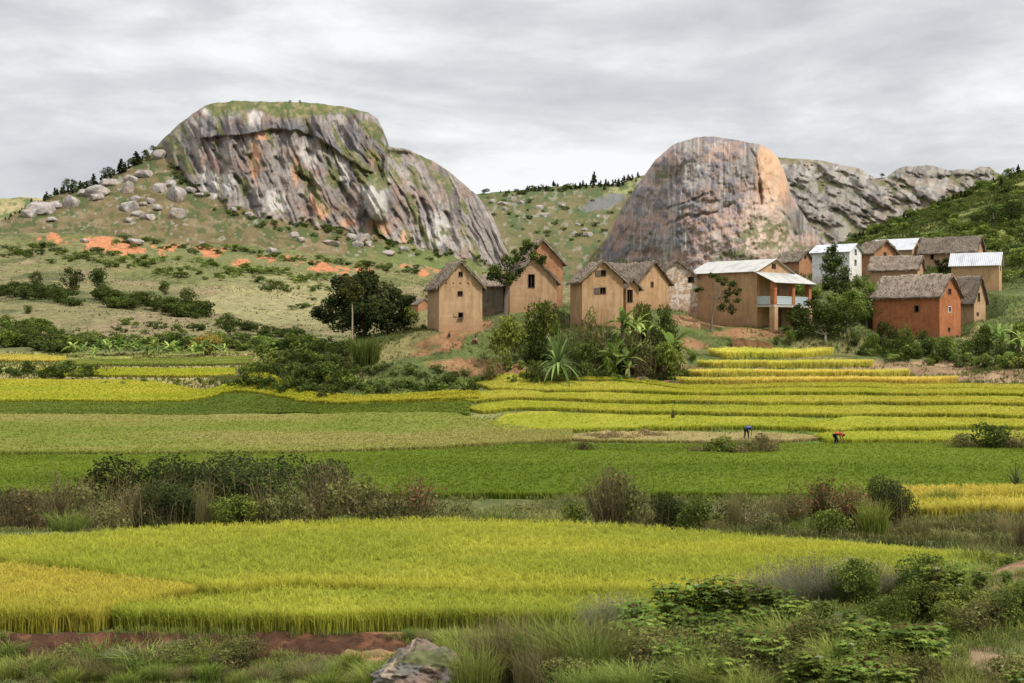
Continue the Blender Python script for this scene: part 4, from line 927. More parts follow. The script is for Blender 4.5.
def proto_banana(seed):
    r = np.random.default_rng(seed); a = Acc(); b = Acc()
    for s_ in range(3):
        ox, oy = (0, 0) if s_ == 0 else (r.normal(0, .22), r.normal(0, .22)); hh = 1 if s_ == 0 else r.uniform(.55, .8)
        tube(b, [(ox, oy, -.05), (ox, oy, .25*hh), (ox, oy, .55*hh)], [.05, .042, .025], (.20, .20, .09), 7)
        for k in range(9):
            az = k*2.4+r.normal(0, .3); l = r.uniform(.5, .7)*hh; up = r.uniform(.25, .95); n = 10; t = np.linspace(0, 1, n)
            d = np.array((math.cos(az), math.sin(az), 0)); p = np.array((-d[1], d[0], 0))
            sp = np.array((ox, oy, .5*hh))+d*(l*t**1.1*(1.15-up*.55))[:, None]+np.array((0, 0, 1))*(l*(up*1.15*t-(.35+.45*(1-up))*t*t))[:, None]
            w = .085*np.sin(np.clip(t*1.05+.03, 0, 1)*math.pi)**.5*hh; cup = np.array((0, 0, -.25))
            tear = 1-.35*(r.random(n) > .6)
            V = np.stack([sp-p*(w*tear)[:, None]+cup*w[:, None], sp, sp+p*(w*tear)[:, None]+cup*w[:, None]], 1).reshape(-1, 3); q = grid_quads(n, 3)
            c = leafcol(r, 1, (.10, .16, .03), (.26, .33, .09), np.array([r.random()]))[0]; cc = np.tile(c, (len(V), 1)); cc[1::3] *= 1.25
            a.add(V, np.concatenate([q[:, [0, 1, 2]], q[:, [0, 2, 3]]]), cc)
    return (mesh_from(a, 'leaves', FOL), mesh_from(b, 'trunk', BARK))
def proto_agave(seed, pal=((.07, .11, .03), (.20, .26, .085)), n=34):
    r = np.random.default_rng(seed); a = Acc()
    for k in range(n):
        az = k*2.4; el = 1.4-1.6*(k/n)+r.normal(0, .2); l = r.uniform(.75, 1.0); m = 9; t = np.linspace(0, 1, m)
        d = np.array((math.cos(az), math.sin(az), 0)); p = np.array((-d[1], d[0], 0))
        sp = np.array((0, 0, .42))+d*(l*t*math.cos(el))[:, None]*.95+np.array((0, 0, 1))*(l*t*math.sin(el)-.62*l*t**2.3*math.cos(el))[:, None]
        w = .042*(1-t**2.2)**.7*(.6+.8*np.sin(np.clip(t*2.2, 0, math.pi/2))*.6)
        V = np.stack([sp-p*w[:, None]+np.array((0, 0, .3))*w[:, None], sp, sp+p*w[:, None]+np.array((0, 0, .3))*w[:, None]], 1).reshape(-1, 3); q = grid_quads(m, 3)
        c = leafcol(r, 1, *pal, np.array([r.random()]))[0]; a.add(V, np.concatenate([q[:, [0, 1, 2]], q[:, [0, 2, 3]]]), c)
    b = Acc(); tube(b, [(0, 0, -.05), (0, 0, .2), (0, 0, .4)], [.07, .065, .05], (.16, .13, .09), 8)
    return (mesh_from(a, 'leaves', FOL), mesh_from(b, 'trunk', BARK))
def proto_cassava(seed):
    r = np.random.default_rng(seed); a = Acc(); b = Acc()
    for s_ in range(7):
        az0 = r.uniform(0, 6.28); tp = np.array((math.cos(az0)*.25*r.random(), math.sin(az0)*.25*r.random(), r.uniform(.65, .95))); base = tp*np.array((.3, .3, 0))
        tube(b, [base-(0, 0, .05), base*.5+tp*.5, tp], [.014, .012, .007], (.14, .12, .07), 5)
        for k in range(26):
            z = r.uniform(.2, 1)**.7; o = base*(1-z)+tp*z; az = r.uniform(0, 6.28); pl = r.uniform(.10, .26); d = np.array((math.cos(az), math.sin(az), r.uniform(.0, .5))); e = o+d*pl
            tube(b, [o, e], [.003, .002], (.20, .10, .05), 3)
            c = leafcol(r, 1, (.06, .10, .018), (.19, .25, .048), np.array([r.random()]))[0]
            if r.random() < .02: c = np.array((.24, .30, .15))
            for q in range(6):
                aa = az+(q-2.5)*.62; l = r.uniform(.09, .15); dd = np.array((math.cos(aa), math.sin(aa), -.25-.2*r.random())); pp = np.array((-dd[1], dd[0]  , .0))*.024; m = e+dd*l*.55
                a.add([e, m-pp, e+dd*l, m+pp], [(0, 1, 2), (0, 2, 3)], c*r.uniform(.85, 1.15))
    return (mesh_from(a, 'leaves', FOL), mesh_from(b, 'stem', BARK))
def proto_lavender(seed):
    r = np.random.default_rng(seed); a = Acc(); n = 520; az = r.uniform(0, 6.28, n); rr = .42*r.random(n)**.6; P = np.stack([rr*np.cos(az)*.5, rr*np.sin(az)*.5, np.zeros(n)-.03], -1)
    h = r.uniform(.55, 1.0, n); ln = .55*rr/.42*r.uniform(.6, 1.2, n); blades(a, P, h, .008, ln, az, (.11, .125, .05), (.24, .23, .13))
    for k in range(5):
        Q = P+np.array((0, 0, 1))*(h*(.35+.13*k))[:, None]+np.stack([np.cos(az), np.sin(az), 0*az], -1)*(h*ln*(.2+.15*k)**1.4)[:, None]
        leaves(a, Q+r.normal(0, .012, Q.shape), .016, leafcol(r, n, (.12, .145, .06), (.24, .255, .13), np.full(n, .5)), .3, r=r)
    T_ = P+np.array((0, 0, 1))*(h*np.clip(1-.28*ln, .2, 1))[:, None]+np.stack([np.cos(az), np.sin(az), 0*az], -1)*(h*ln)[:, None]
    m = r.random(n) < .6; leaves(a, T_[m], .017, leafcol(r, int(m.sum()), (.17, .14, .14), (.27, .22, .22), np.full(int(m.sum()), .5)), .45, r=r)
    return (mesh_from(a, 'foliage', FOL), None)

PR = dict(
 round=[proto_bush(10+i, 'dark', .045, 900) for i in range(3)], green=[proto_bush(20+i, 'mid', .045, 900) for i in range(3)], lightb=[proto_bush(30+i, 'light', .045, 800) for i in range(2)],
 scrub=[proto_bush(40+i, 'olive', .035, 900, wisps=120, pal2='dry') for i in range(3)], dryb=[proto_bush(50+i, 'dry', .032, 900, wisps=200, pal2='olive') for i in range(3)],
 fine=[proto_bush(60+i, 'deep', .022, 3600, n=22, wide=.75, wisps=150, pal2='dark') for i in range(2)], finegreen=[proto_bush(65+i, 'mid', .028, 2600, n=22, wide=.7, pal2='dark') for i in range(2)],
 twig=[proto_twig(70+i, 'dry') for i in range(3)], redtwig=[proto_twig(75+i, 'olive', red='rust', leafn=2600, leaf=.024) for i in range(2)],
 gold=[proto_bush(80, 'gold', .04, 900)], reeds=[proto_grass(90+i, 'mid', 520, .4, .022, (.05, .5), 'mid') for i in range(2)], grass=[proto_grass(95+i, 'mid', 600, .6, .014, (.1, .9), 'light') for i in range(3)],
 straw=[proto_grass(100+i, 'olive', 420, .45, .010, (.05, .6), 'dry') for i in range(2)], tree=[proto_tree(110+i, 'dark', .035, 1100) for i in range(3)], gtree=[proto_tree(115+i, 'mid', .035, 1100) for i in range(2)],
 pine=[proto_pine(120+i) for i in range(4)], banana=[proto_banana(130+i) for i in range(3)], agave=[proto_agave(140)], cassava=[proto_cassava(150+i) for i in range(3)], lav=[proto_lavender(160+i) for i in range(3)],
 low=[proto_bush(170+i, 'dark', .075, 420, n=10, wide=.8) for i in range(3)], lowg=[proto_bush(175+i, 'mid', .075, 420, n=10, wide=.8) for i in range(3)], lowl=[proto_bush(178+i, 'light', .075, 420, n=10, wide=.8) for i in range(2)])
KIND = dict(round='bush', green='bush', lightb='bush', scrub='bush', dryb='bush', fine='bush', finegreen='bush', twig='bush', redtwig='bush', gold='bush', reeds='reed_clump', grass='grass_tussock', straw='grass_tussock',
            tree='tree', gtree='tree', pine='pine_tree', banana='banana_plant', agave='rosette_plant', cassava='cassava_plant', lav='flowering_shrub', low='bush', lowg='bush', lowl='bush')
PARTS = dict(tree=('crown', 'trunk'), gtree=('crown', 'trunk'), banana=('leaves', 'trunk'), agave=('leaves', 'trunk'), cassava=('leaves', 'stem'))
_pc = [0]
def plant(kind, loc, h, label, group=None, w=1.0, cat=None, parts=None, rz=None):
    _pc[0] += 1; k = _pc[0]; pr = PR[kind][k % len(PR[kind])]; rz = k*2.39996 if rz is None else rz; name = KIND[kind]
    cat = cat or name.split('_')[-1].replace('clump', 'reeds').replace('tussock', 'grass')
    if pr[1] is None or parts is False:
        o = link(name, pr[0])
    else:
        o = empty(name); pn = PARTS.get(kind, ('foliage', 'stem'))
        link(pn[0], pr[0], o); link(pn[1], pr[1], o)
    o.location = loc; o.scale = (h*w, h*w, h); o.rotation_euler = (0, 0, rz)
    return tag(o, label, cat, group)
def put(kind, px, py, hpx, label, group=None, D=None, dmin=12, w=1.0, sink=.1, **kw):
    if D is None: D = pix2D(px, py, dmin)
    p = on_ground(px, D); h = hpx*D/F; p.z -= h*sink*.6
    return plant(kind, p, h*(1+sink*.5), label, group, w, **kw)

# ------------------------------------------------------------ rice and grass
RC = dict(limet=((.32, .34, .05), (.50, .485, .065), (.40, .43, .045)), goldt=((.46, .42, .10), (.80, .68, .15), (.66, .62, .12)), ripe=((.18, .20, .035), (.51, .465, .07), (.42, .415, .055)), near=((.17, .19, .035), (.48, .445, .065), (.375, .385, .05)), gold=((.28, .26, .06), (.62, .52, .10), (.50, .46, .07)), green=((.07, .12, .012), (.19, .265, .032), (.135, .205, .022)),
          pale=((.18, .20, .05), (.37, .355, .105), (.235, .30, .055)), lime=((.18, .22, .025), (.48, .48, .05), (.36, .41, .035)), stubble=((.24, .22, .08), (.48, .41, .17), (.38, .37, .10)), olive=((.14, .16, .03), (.33, .33, .08), (.24, .28, .045)), deep=((.07, .10, .018), (.17, .22, .03), (.12, .17, .025)))
def ip(pts, x): return np.interp(x, [p[0] for p in pts], [p[1] for p in pts])
def rice(label, near, far, h, pal, dens, bw, nb=5, gap=0.0, cat='rice', name='rice_field', seed=1, patch=9.0, mixpal=None):
    acc = Acc(); p0, p1 = near[0][0], near[-1][0]; r = np.random.default_rng(seed)
    Dm = (near[0][1]+far[0][1])/2; cols = max(8, int((p1-p0)*Dm/F/.5)); dm = max(f[1] for f in far)-min(n[1] for n in near); rows = max(4, int(dm/.6))
    px = np.linspace(p0, p1, cols); wob = lambda x, s_: (fbm(x*Dm/F/2.5, x*0+s_, 3, s_)-.5)*.9
    dn = ip(near, px)+wob(px, seed); df = ip(far, px)+wob(px, seed+5); df = np.maximum(df, dn+.4)
    t = np.linspace(0, 1, rows)[:, None]; D = dn*(1-t)+df*t; P = np.broadcast_to(px, D.shape); D = D+warp(P, D); X = (P-CX)*D/F
    g = ground_z(P, D); g = np.maximum(g, g[rows//2:rows//2+1]-.3) if False else g
    Z = g+h*.74+h*.22*(fbm(X/1.1, D/1.1, 3, seed+2)-.5)+h*.35*(fbm(X/patch, D/patch, 3, seed+6)-.5)
    pal0, pal1, pal2 = [np.array(c) for c in RC[pal]]
    def shade(X, D): return np.clip((fbm(X/patch, D/(patch*.6), 4, seed+3)-.5)*3.0+(fbm(X/(patch*4), D/(patch*1.2), 3, seed+4)-.5)*2.2+.5, 0, 1)[..., None]
    m = shade(X, D); c = (pal1*(1-m)+pal2*m)*.75+pal0*.2
    top = np.stack([X, D, Z], -1)
    acc.add(top.reshape(-1, 3), np.concatenate([(q := grid_quads(rows, cols))[:, [0, 1, 2]], q[:, [0, 2, 3]]]), c.reshape(-1, 3))
    for e_, ce in ((top[0], c[0]), (top[-1], c[-1]), (top[:, 0], c[:, 0]), (top[:, -1], c[:, -1])):
        lo = e_.copy(); lo[:, 2] -= h*.74+.25; V = np.stack([e_, lo], 0).reshape(-1, 3); q = grid_quads(2, len(e_))
        acc.add(V, np.concatenate([q[:, [0, 1, 2]], q[:, [0, 2, 3]]]), np.concatenate([ce, ce*.55+pal0*.45]))
    area = float(((df-dn)*(p1-p0)/cols*(dn+df)/2/F).sum()); n = int(area*dens)
    def tufts(n, tt, xx, z0, hh, nbl, lean=(.15, .8)):
        dn_ = ip(near, xx)+wob(xx, seed); df_ = np.maximum(ip(far, xx)+wob(xx, seed+5), dn_+.4); DD = dn_*(1-tt)+df_*tt; DD = DD+warp(xx, DD); XX = (xx-CX)*DD/F
        GZ = ground_z(xx, DD); m = shade(XX, DD)
        base = np.stack([XX, DD, GZ+z0+(h*.35*(fbm(XX/patch, DD/patch, 3, seed+6)-.5) if z0 > 0 else 0)], -1); B = np.repeat(base, nbl, 0)+r.normal(0, .05*h+.012, (n*nbl, 3))*np.array((1, 1, .5))
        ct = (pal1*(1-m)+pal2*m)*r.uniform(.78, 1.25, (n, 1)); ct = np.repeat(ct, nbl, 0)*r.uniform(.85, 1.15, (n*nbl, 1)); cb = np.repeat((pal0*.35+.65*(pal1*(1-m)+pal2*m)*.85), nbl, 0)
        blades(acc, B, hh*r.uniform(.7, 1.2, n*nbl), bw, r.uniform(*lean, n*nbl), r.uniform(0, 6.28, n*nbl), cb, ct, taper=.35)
    xx = r.uniform(p0, p1, n); tufts(n, r.random(n), xx, h*.5, h*.52, nb)
    wn = (p1-p0)*Dm/F; k = int(wn*dens**.5*9); tufts(k, r.uniform(-.035, .03, k)*min(1, 6/dm), r.uniform(p0, p1, k), 0.0, h*1.0, nb, (.05, .5))
    return tag(acc.build(name, RICE), label, cat, kind='stuff')
# near terrace above the red bank
rice('golden green rice plot in the near left corner just above the red bank', [(-90, 35.5), (95, 35.5), (112, 36.2), (150, 37.5), (192, 38.5)], [(-90, 45.6), (0, 44.0), (100, 41.4), (170, 39.4), (192, 38.8)], .62, 'ripe', 62, .021, 6, seed=1, patch=5)
rice('broad near rice plot stretching from the red bank to the flowering shrubs', [(116, 35.9), (140, 35.5), (600, 35.5), (760, 35.8), (900, 37.0)], [(116, 36.1), (155, 37.1), (200, 38.3), (240, 38.4), (300, 39.5), (480, 38.2), (700, 38.4), (900, 40.5)], .60, 'near', 62, .021, 6, seed=2, patch=5)
rice('long rear rice plot of the near terrace, ending at the bushy ditch', [(-90, 46.3), (0, 44.6), (100, 42.0), (196, 39.4), (240, 38.9), (300, 40.1), (480, 38.8), (700, 39.0), (900, 41.5), (960, 43.0), (1005, 43.6)],
     [(-90, 48.5), (0, 49.5), (200, 52.8), (450, 54.3), (650, 52.6), (800, 48.8), (960, 45.2), (1005, 43.9)], .68, 'near', 52, .023, 6, seed=3, patch=6)
# gold plots beyond the ditch on the right
rice('narrow golden rice plot at the right edge beyond the ditch, its front wall of stalks exposed', [(888, 65.0), (1110, 64.3)], [(888, 67.6), (1110, 67.9)], .85, 'gold', 22, .04, 5, seed=4, patch=4)
rice('golden rice strip at the right edge just behind the golden plot with the exposed front', [(900, 68.6), (1110, 68.6)], [(900, 73.5), (1110, 74)], .95, 'gold', 18, .04, 5, seed=5, patch=4)
# valley floor
rice('bright green young rice across the whole valley floor behind the ditch bushes', [(-110, 77), (1130, 76.8)], [(-110, 103), (300, 104), (430, 108), (520, 114), (1130, 114.8)], .42, 'green', 11, .06, 4, seed=6, patch=14)
rice('pale straw green rice field left of the centre behind the young green rice', [(-110, 104.5), (300, 105.5), (430, 109.5), (520, 115.4), (572, 116.5)], [(-110, 151), (300, 148), (400, 137.5), (470, 130.5), (545, 123.4), (572, 123)], .5, 'pale', 7, .08, 4, seed=7, patch=12)
rice('dark green rice strip behind the pale field on the left', [(-110, 152), (300, 149), (400, 138), (470, 131)], [(-110, 172), (200, 171), (300, 154), (470, 139.5)], .45, 'deep', 6, .10, 4, seed=8)
rice('yellow green rice field running along the foot of the village knoll', [(-110, 173), (200, 172), (300, 155), (480, 140.5)], [(-110, 224), (150, 217), (205, 188), (300, 158.5), (480, 144)], .6, 'lime', 4.5, .12, 4, seed=9, patch=16)
rice('harvested straw coloured plot with loose heaps beside the stooping workers', [(560, 119), (600, 117.2), (790, 116.8), (822, 118.5)], [(560, 120), (600, 122), (770, 122.3), (822, 119.5)], .30, 'stubble', 12, .07, 4, seed=10, patch=5)
PT = [((815, 1130), 116.6, 122.2, 'limet', 'lowest rice terrace on the right directly behind the worker in red'), ((492, 1130), 123.8, 130.2, 'limet', 'second rice terrace up on the right above the harvested plot'),
      ((470, 1130), 131.8, 138.0, 'limet', 'third rice terrace up on the right-hand slope'), ((462, 1130), 139.8, 145.0, 'limet', 'fourth rice terrace up on the right-hand slope'),
      ((478, 1130), 146.7, 151.6, 'limet', 'fifth rice terrace up, a long lime green band'), ((520, 1130), 152.4, 157.2, 'limet', 'sixth rice terrace up, just below the four short golden ones'),
      ((677, 957), 158.6, 162.5, 'goldt', 'lowest and longest of the four short golden terraces'), ((688, 909), 163.8, 167.5, 'goldt', 'second of the four short golden terraces from below'),
      ((698, 873), 168.8, 172.5, 'goldt', 'third of the four short golden terraces from below'), ((709, 833), 173.8, 177.4, 'goldt', 'topmost and shortest of the four short golden terraces')]
for i, ((a, b), d0, d1, pal, lab) in enumerate(PT): rice(lab, [(a, (d0+d1)/2), (a+14, d0), (b-30, d0), (b, (d0+d1)/2+.6)], [(a, (d0+d1)/2+.4), (a+14, d1), (b-20, d1), (b, (d0+d1)/2+1.2)], .85 if i > 5 else .45, pal, 15, .055, 4, seed=20+i, patch=5)
rice('olive green field strip on the far left valley floor before the banana grove', [(40, 236), (235, 230)], [(40, 262), (235, 258)], .5, 'lime', 3.5, .18, 3, seed=40)
rice('thin olive field strip in front of the banana grove', [(60, 282), (250, 276)], [(60, 312), (250, 318)], .5, 'olive', 2.5, .2, 3, seed=41)
rice('small golden rice field at the far left edge', [(-110, 300), (66, 300)], [(-110, 334), (66, 330)], .6, 'gold', 2.5, .2, 3, seed=42)

def scatter_grass(label, n, p0, p1, d0, d1, h, bw, c0, c1, mask=None, nb=4, seed=1, name='wild_grass', lean=(.1, 1.0)):
    r = np.random.default_rng(seed); acc = Acc(); px = r.uniform(p0, p1, n); D = np.sqrt(r.uniform(d0*d0, d1*d1, n)); X = (px-CX)*D/F; Z = ground_z(px, D); PY = CY-Z*F/D
    k = fbm(X/(d0*.045), D/(d0*.045), 4, seed+7); keep = k > .40
    if mask is not None: keep &= mask(px, PY, D)
    px, D, X, Z, k = [q[keep] for q in (px, D, X, Z, k)]; m = len(px); B = np.repeat(np.stack([X, D, Z-.02], -1), nb, 0)+r.normal(0, h*.18, (m*nb, 3))*np.array((1, 1, .05))
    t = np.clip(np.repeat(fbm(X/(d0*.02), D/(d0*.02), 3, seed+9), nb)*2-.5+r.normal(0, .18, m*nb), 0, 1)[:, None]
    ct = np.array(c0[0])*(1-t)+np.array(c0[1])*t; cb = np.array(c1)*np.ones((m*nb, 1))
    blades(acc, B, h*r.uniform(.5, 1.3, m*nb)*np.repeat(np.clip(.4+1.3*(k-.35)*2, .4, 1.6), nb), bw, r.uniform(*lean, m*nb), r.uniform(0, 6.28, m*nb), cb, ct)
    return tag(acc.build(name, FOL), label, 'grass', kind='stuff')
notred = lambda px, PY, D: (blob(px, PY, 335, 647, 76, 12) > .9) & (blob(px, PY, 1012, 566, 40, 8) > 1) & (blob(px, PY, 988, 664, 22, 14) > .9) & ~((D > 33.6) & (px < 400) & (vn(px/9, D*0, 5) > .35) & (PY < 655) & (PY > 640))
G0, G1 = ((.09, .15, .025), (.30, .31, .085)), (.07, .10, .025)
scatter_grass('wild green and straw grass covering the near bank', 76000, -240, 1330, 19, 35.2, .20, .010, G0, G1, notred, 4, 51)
scatter_grass('rough grass along the bushy ditch', 26000, -110, 1130, 55, 76.5, .38, .035, ((.10, .14, .03), (.28, .26, .10)), (.10, .12, .04), None, 4, 52)
scatter_grass('grass strip between the near terrace and the golden plot', 5000, 700, 1130, 45, 64, .5, .03, ((.11, .15, .03), (.30, .26, .11)), (.10, .12, .04), lambda px, PY, D: D > np.interp(px, [700, 800, 985, 1130], [53, 50, 46, 40]), 4, 53)
scatter_grass('scrubby grass over the village knoll', 46000, 215, 1100, 156.5, 235, .42, .07, ((.07, .10, .025), (.21, .21, .07)), (.08, .09, .03),
              lambda px, PY, D: (blob(px, PY, 432, 341, 58, 7, -14) > .9) & (blob(px, PY, 470, 366, 42, 5, 4) > .9) & ((D > 178.5) | (px < 670) | (px > 962)), 3, 54)
scatter_grass('grass and low growth on the green hill to the right', 46000, 760, 1180, 218, 430, .75, .16, ((.06, .10, .022), (.24, .26, .07)), (.09, .11, .03), None, 3, 55)
scatter_grass('dry grass over the far hillside on the left', 14000, -150, 700, 336, 900, .5, .35, ((.13, .14, .05), (.25, .22, .10)), (.18, .17, .08), None, 3, 56)

scatter_grass('short grass on the banks between the valley rice fields', 26000, -110, 1130, 103, 175, .35, .07, ((.12, .17, .03), (.30, .30, .09)), (.11, .14, .03), None, 3, 57)
scatter_grass('short grass between the far left fields', 9000, -110, 340, 175, 340, .5, .14, ((.12, .16, .03), (.28, .27, .09)), (.12, .14, .035), None, 3, 58)
# ------------------------------------------------------------ trees with hand placed crowns
def custom_tree(px, D, label, clumps, pal, leaf, per, trunk, cat='tree', tr=.16, seed=1, group=None, name='tree', bark=(.15, .12, .095)):
    r = np.random.default_rng(seed); s = F/D; base = W(*trunk[0], D); base.z = float(ground_z(trunk[0][0], D)); root = empty(name, base); a = Acc(); b = Acc(); cl = []
    for (x, y, rp) in clumps: c = W(x, y, D)-base; rad = rp/s; c.y += r.uniform(-.7, .7)*rad; cl.append((tuple(c), rad))
    crown(a, cl, per, leaf, pal, r, sq=.85, fill=.6); crown(a, [((c[0]+r.normal(0, q*.7), c[1]+q*r.uniform(-1, 1.), c[2]+r.normal(0, q*.6)), q*.55) for c, q in cl for _ in range(2)], per, leaf, pal, r, fill=.8)
    tp = [np.array(W(x, y, D)-base) for x, y in trunk]; tp[0][2] = -.4; tp = np.array(tp); k = len(tp); tube(b, tp, np.linspace(tr*1.2, tr*.5, k), bark, 8)
    for c, rad in cl:
        s0 = tp[-1] if r.random() < .6 else tp[-2]*.4+tp[-1]*.6; c = np.array(c); tube(b, [s0, s0*.45+c*.55+r.normal(0, .15, 3), c], [tr*.45, tr*.28, .02], bark, 5)
    me = mesh_from(a, 'crown', FOL); link('crown', me, root); link('trunk', mesh_from(b, 'trunk', BARK), root)
    return tag(root, label, cat, group)
custom_tree(365, 174, 'big dark round tree left of the tall narrow house', [(350, 300, 12), (372, 300, 14), (360, 316, 12), (388, 308, 10), (345, 290, 14), (365, 286, 14), (385, 293, 14), (333, 308, 13), (355, 306, 17), (378, 310, 17), (395, 312, 12), (404, 301, 8), (362, 325, 15), (388, 325, 13), (340, 322, 12), (327, 318, 7), (374, 279, 6), (352, 281, 6)], 'deep', .20, 300, [(366, 350), (365, 335), (364, 318)], tr=.35, seed=1)
custom_tree(352, 168, 'slender tree with small feathery crown and pale trunk before the big dark tree', [(352, 283, 7), (346, 290, 7), (358, 291, 7), (352, 297, 6)], 'olive', .14, 260, [(352, 336), (352.5, 315), (352, 300)], tr=.10, seed=2, bark=(.3, .24, .17))
custom_tree(508, 170, 'tree with lumpy leaf clusters leaning over the house with the tall dark window', [(496, 270, 8), (508, 262, 7), (513, 273, 9), (503, 279, 7), (527, 244, 5), (524, 251, 5), (534, 256, 6), (542, 261, 5), (518, 258, 6), (493, 276, 5)], 'dark', .15, 330, [(505, 318), (506, 300), (508, 284), (512, 270)], tr=.26, seed=3)
custom_tree(713, 181.5, 'sparse dark-leaved tree with forked bare trunk before the veranda house', [(711, 275, 3), (718, 279, 4), (724, 281, 5), (732, 285, 5), (727, 292, 4), (736, 292, 4), (697, 290, 3), (702, 289, 2.5), (722, 308, 5), (732, 309, 5), (727, 301, 4), (738, 300, 3)], 'dark', .13, 260, [(711, 331), (712, 318), (715, 306), (718, 296)], tr=.13, seed=4)
custom_tree(835, 196, 'tall dense tree standing in front of the whitewashed house', [(832, 252, 7), (838, 260, 9), (829, 268, 9), (842, 273, 9), (836, 284, 10), (828, 282, 8), (845, 285, 6), (826, 259, 5)], 'dark', .17, 260, [(835, 310), (835, 295), (835, 280)], tr=.2, seed=5)
custom_tree(825, 181, 'broad dark tree with pale trunk right of the veranda house', [(803, 315, 9), (818, 309, 10), (834, 313, 11), (850, 320, 9), (798, 324, 7), (813, 324, 10), (838, 327, 10), (824, 318, 11), (791, 318, 5)], 'dark', .16, 260, [(826, 352), (825, 342), (826, 330)], tr=.22, seed=6, bark=(.32, .28, .22))
custom_tree(868, 192, 'leafy tree between the whitewashed house and the red brick house', [(860, 283, 8), (871, 288, 8), (868, 301, 10), (879, 310, 8), (855, 298, 9), (880, 298, 6), (862, 312, 9)], 'mid', .16, 240, [(866, 335), (866, 318), (867, 300)], tr=.2, seed=7)
custom_tree(845, 184, 'bushy dark green tree just below the tall tree of the whitewashed house', [(840, 305, 9), (852, 303, 9), (846, 297, 7), (859, 309, 8), (834, 300, 6)], 'mid', .16, 240, [(847, 335), (847, 320), (847, 308)], tr=.18, seed=8)
custom_tree(404, 178, 'mid green tree between the big dark tree and the tall narrow house', [(401, 300, 6), (405, 312, 8), (412, 318, 7), (399, 322, 8), (409, 326, 8)], 'mid', .15, 240, [(404, 345), (404, 330), (404, 315)], tr=.13, seed=9)
custom_tree(948, 216, 'round dark bush-like tree against the long wide thatched house', [(943, 266, 6), (950, 263, 6), (954, 268, 6), (947, 272, 6)], 'deep', .16, 260, [(948, 282), (948, 276), (948, 270)], tr=.13, seed=10)

def put_top(kind, px, D, top, label, group=None, w=1.0, **kw):
    g = float(ground_z(px, D)); h = (CY-top)*D/F-g; h = max(h, .35)
    return plant(kind, (( px-CX)*D/F, D, g-.06*h), h*1.04, label, group, w, **kw)
ORD_ = 'first second third fourth fifth sixth seventh eighth ninth tenth eleventh twelfth'.split()
# ditch bushes (nearest long row), each described by what it looks like and where it stands
DITCH = [('dryb', 20, 58, 482, .95, 'brown dry bush at the left end of the ditch row'), ('twig', 58, 60, 458, .9, 'tall bare twiggy brown bush near the left edge above the dry ones'), ('scrub', 92, 59, 473, .9, 'mixed green and brown bush right of the tall bare twiggy one'),
 ('fine', 128, 66, 455, 1.1, 'dark feathery thicket bush at the left end of the dark green mass'), ('fine', 178, 66, 453, 1.1, 'dark feathery bush in the left middle of the dark green mass'), ('fine', 228, 67, 451, 1.15, 'dark feathery bush in the very middle of the dark green mass'),
 ('fine', 276, 66, 453, 1.1, 'dark feathery bush right of the middle of the dark green mass'), ('fine', 316, 64, 458, 1.0, 'dark feathery bush at the right end of the dark green mass'), ('finegreen', 236, 56.6, 489, .95, 'fresh bright green bush below the dark green mass'),
 ('twig', 328, 61, 447, .7, 'reddish tall twiggy bush poking above the right end of the dark mass'), ('scrub', 352, 59, 470, .9, 'grey green bush at the right foot of the reddish twiggy one'), ('scrub', 112, 56.6, 494, 1.0, 'low olive bush in front of the dark mass, left part'),
 ('fine', 166, 57.5, 478, 1.0, 'spreading dark green bush in front of the dark mass, centre'), ('scrub', 290, 57, 487, .9, 'low olive bush right of the fresh bright green one'), ('twig', 135, 58, 470, .8, 'thin twiggy brown bush against the left of the dark mass'),
 ('redtwig', 418, 60, 466, .75, 'small bush with a rusty top alone in the gap of the ditch row'), ('scrub', 392, 58, 489, .9, 'low olive bush left of the small rusty-topped one'), ('scrub', 448, 58, 492, 1.0, 'low olive bush right of the small rusty-topped one'), ('grass', 492, 58, 496, 1.1, 'flat grassy clump where the ditch row is lowest'),
 ('dryb', 612, 61, 458, .62, 'large rounded brown bush in the middle of the ditch row'), ('twig', 606, 60, 456, .55, 'bare twigs of a leafless shrub rising through the large rounded brown bush'), ('scrub', 634, 60, 478, .7, 'olive bush on the right flank of the large rounded brown bush'), ('fine', 664, 60, 491, .8, 'low dark green bush right of the large rounded brown bush'),
 ('scrub', 532, 60, 493, 1.0, 'low olive bush left of the large rounded brown bush'), ('green', 574, 59, 497, .8, 'green bush at the left foot of the large rounded brown bush'), ('finegreen', 702, 57.5, 493, 1.0, 'leafy green bush midway between the brown bush and the rusty bushes'), ('scrub', 738, 57.5, 489, .9, 'olive bush left of the rusty bushes with straw stalks'),
 ('redtwig', 822, 60, 466, .8, 'tallest rusty red shrub in the right part of the ditch row'), ('redtwig', 790, 58, 484, .8, 'smaller rusty red shrub left of the tallest one'), ('redtwig', 853, 58, 477, .8, 'rusty red shrub right of the tallest one'), ('fine', 884, 60, 473, .7, 'dark green bush between the rusty shrubs and the golden plot'),
 ('green', 830, 55.5, 506, 1.0, 'low green bush at the foot of the rusty shrubs'), ('scrub', 766, 55.5, 503, 1.0, 'low olive bush at the left foot of the rusty shrubs'), ('scrub', 940, 60, 521, 1.4, 'olive brown bush below the front of the golden plot, left'), ('scrub', 990, 59, 521, 1.4, 'dark scrub below the front of the golden plot, right'),
 ('scrub', 895, 57, 517, 1.2, 'olive scrub at the left foot of the golden plot'), ('dryb', 1040, 58, 520, 1.4, 'brown bush at the right frame edge below the golden plot'), ('reeds', 873, 56, 494, .7, 'pale green reed clump left of the golden plot'), ('fine', 8, 64, 488, 1.1, 'grey green feathery bush at the extreme left end of the ditch'),
 ('reeds', 945, 67.9, 484, 1.1, 'green weed clump growing inside the golden rice')]
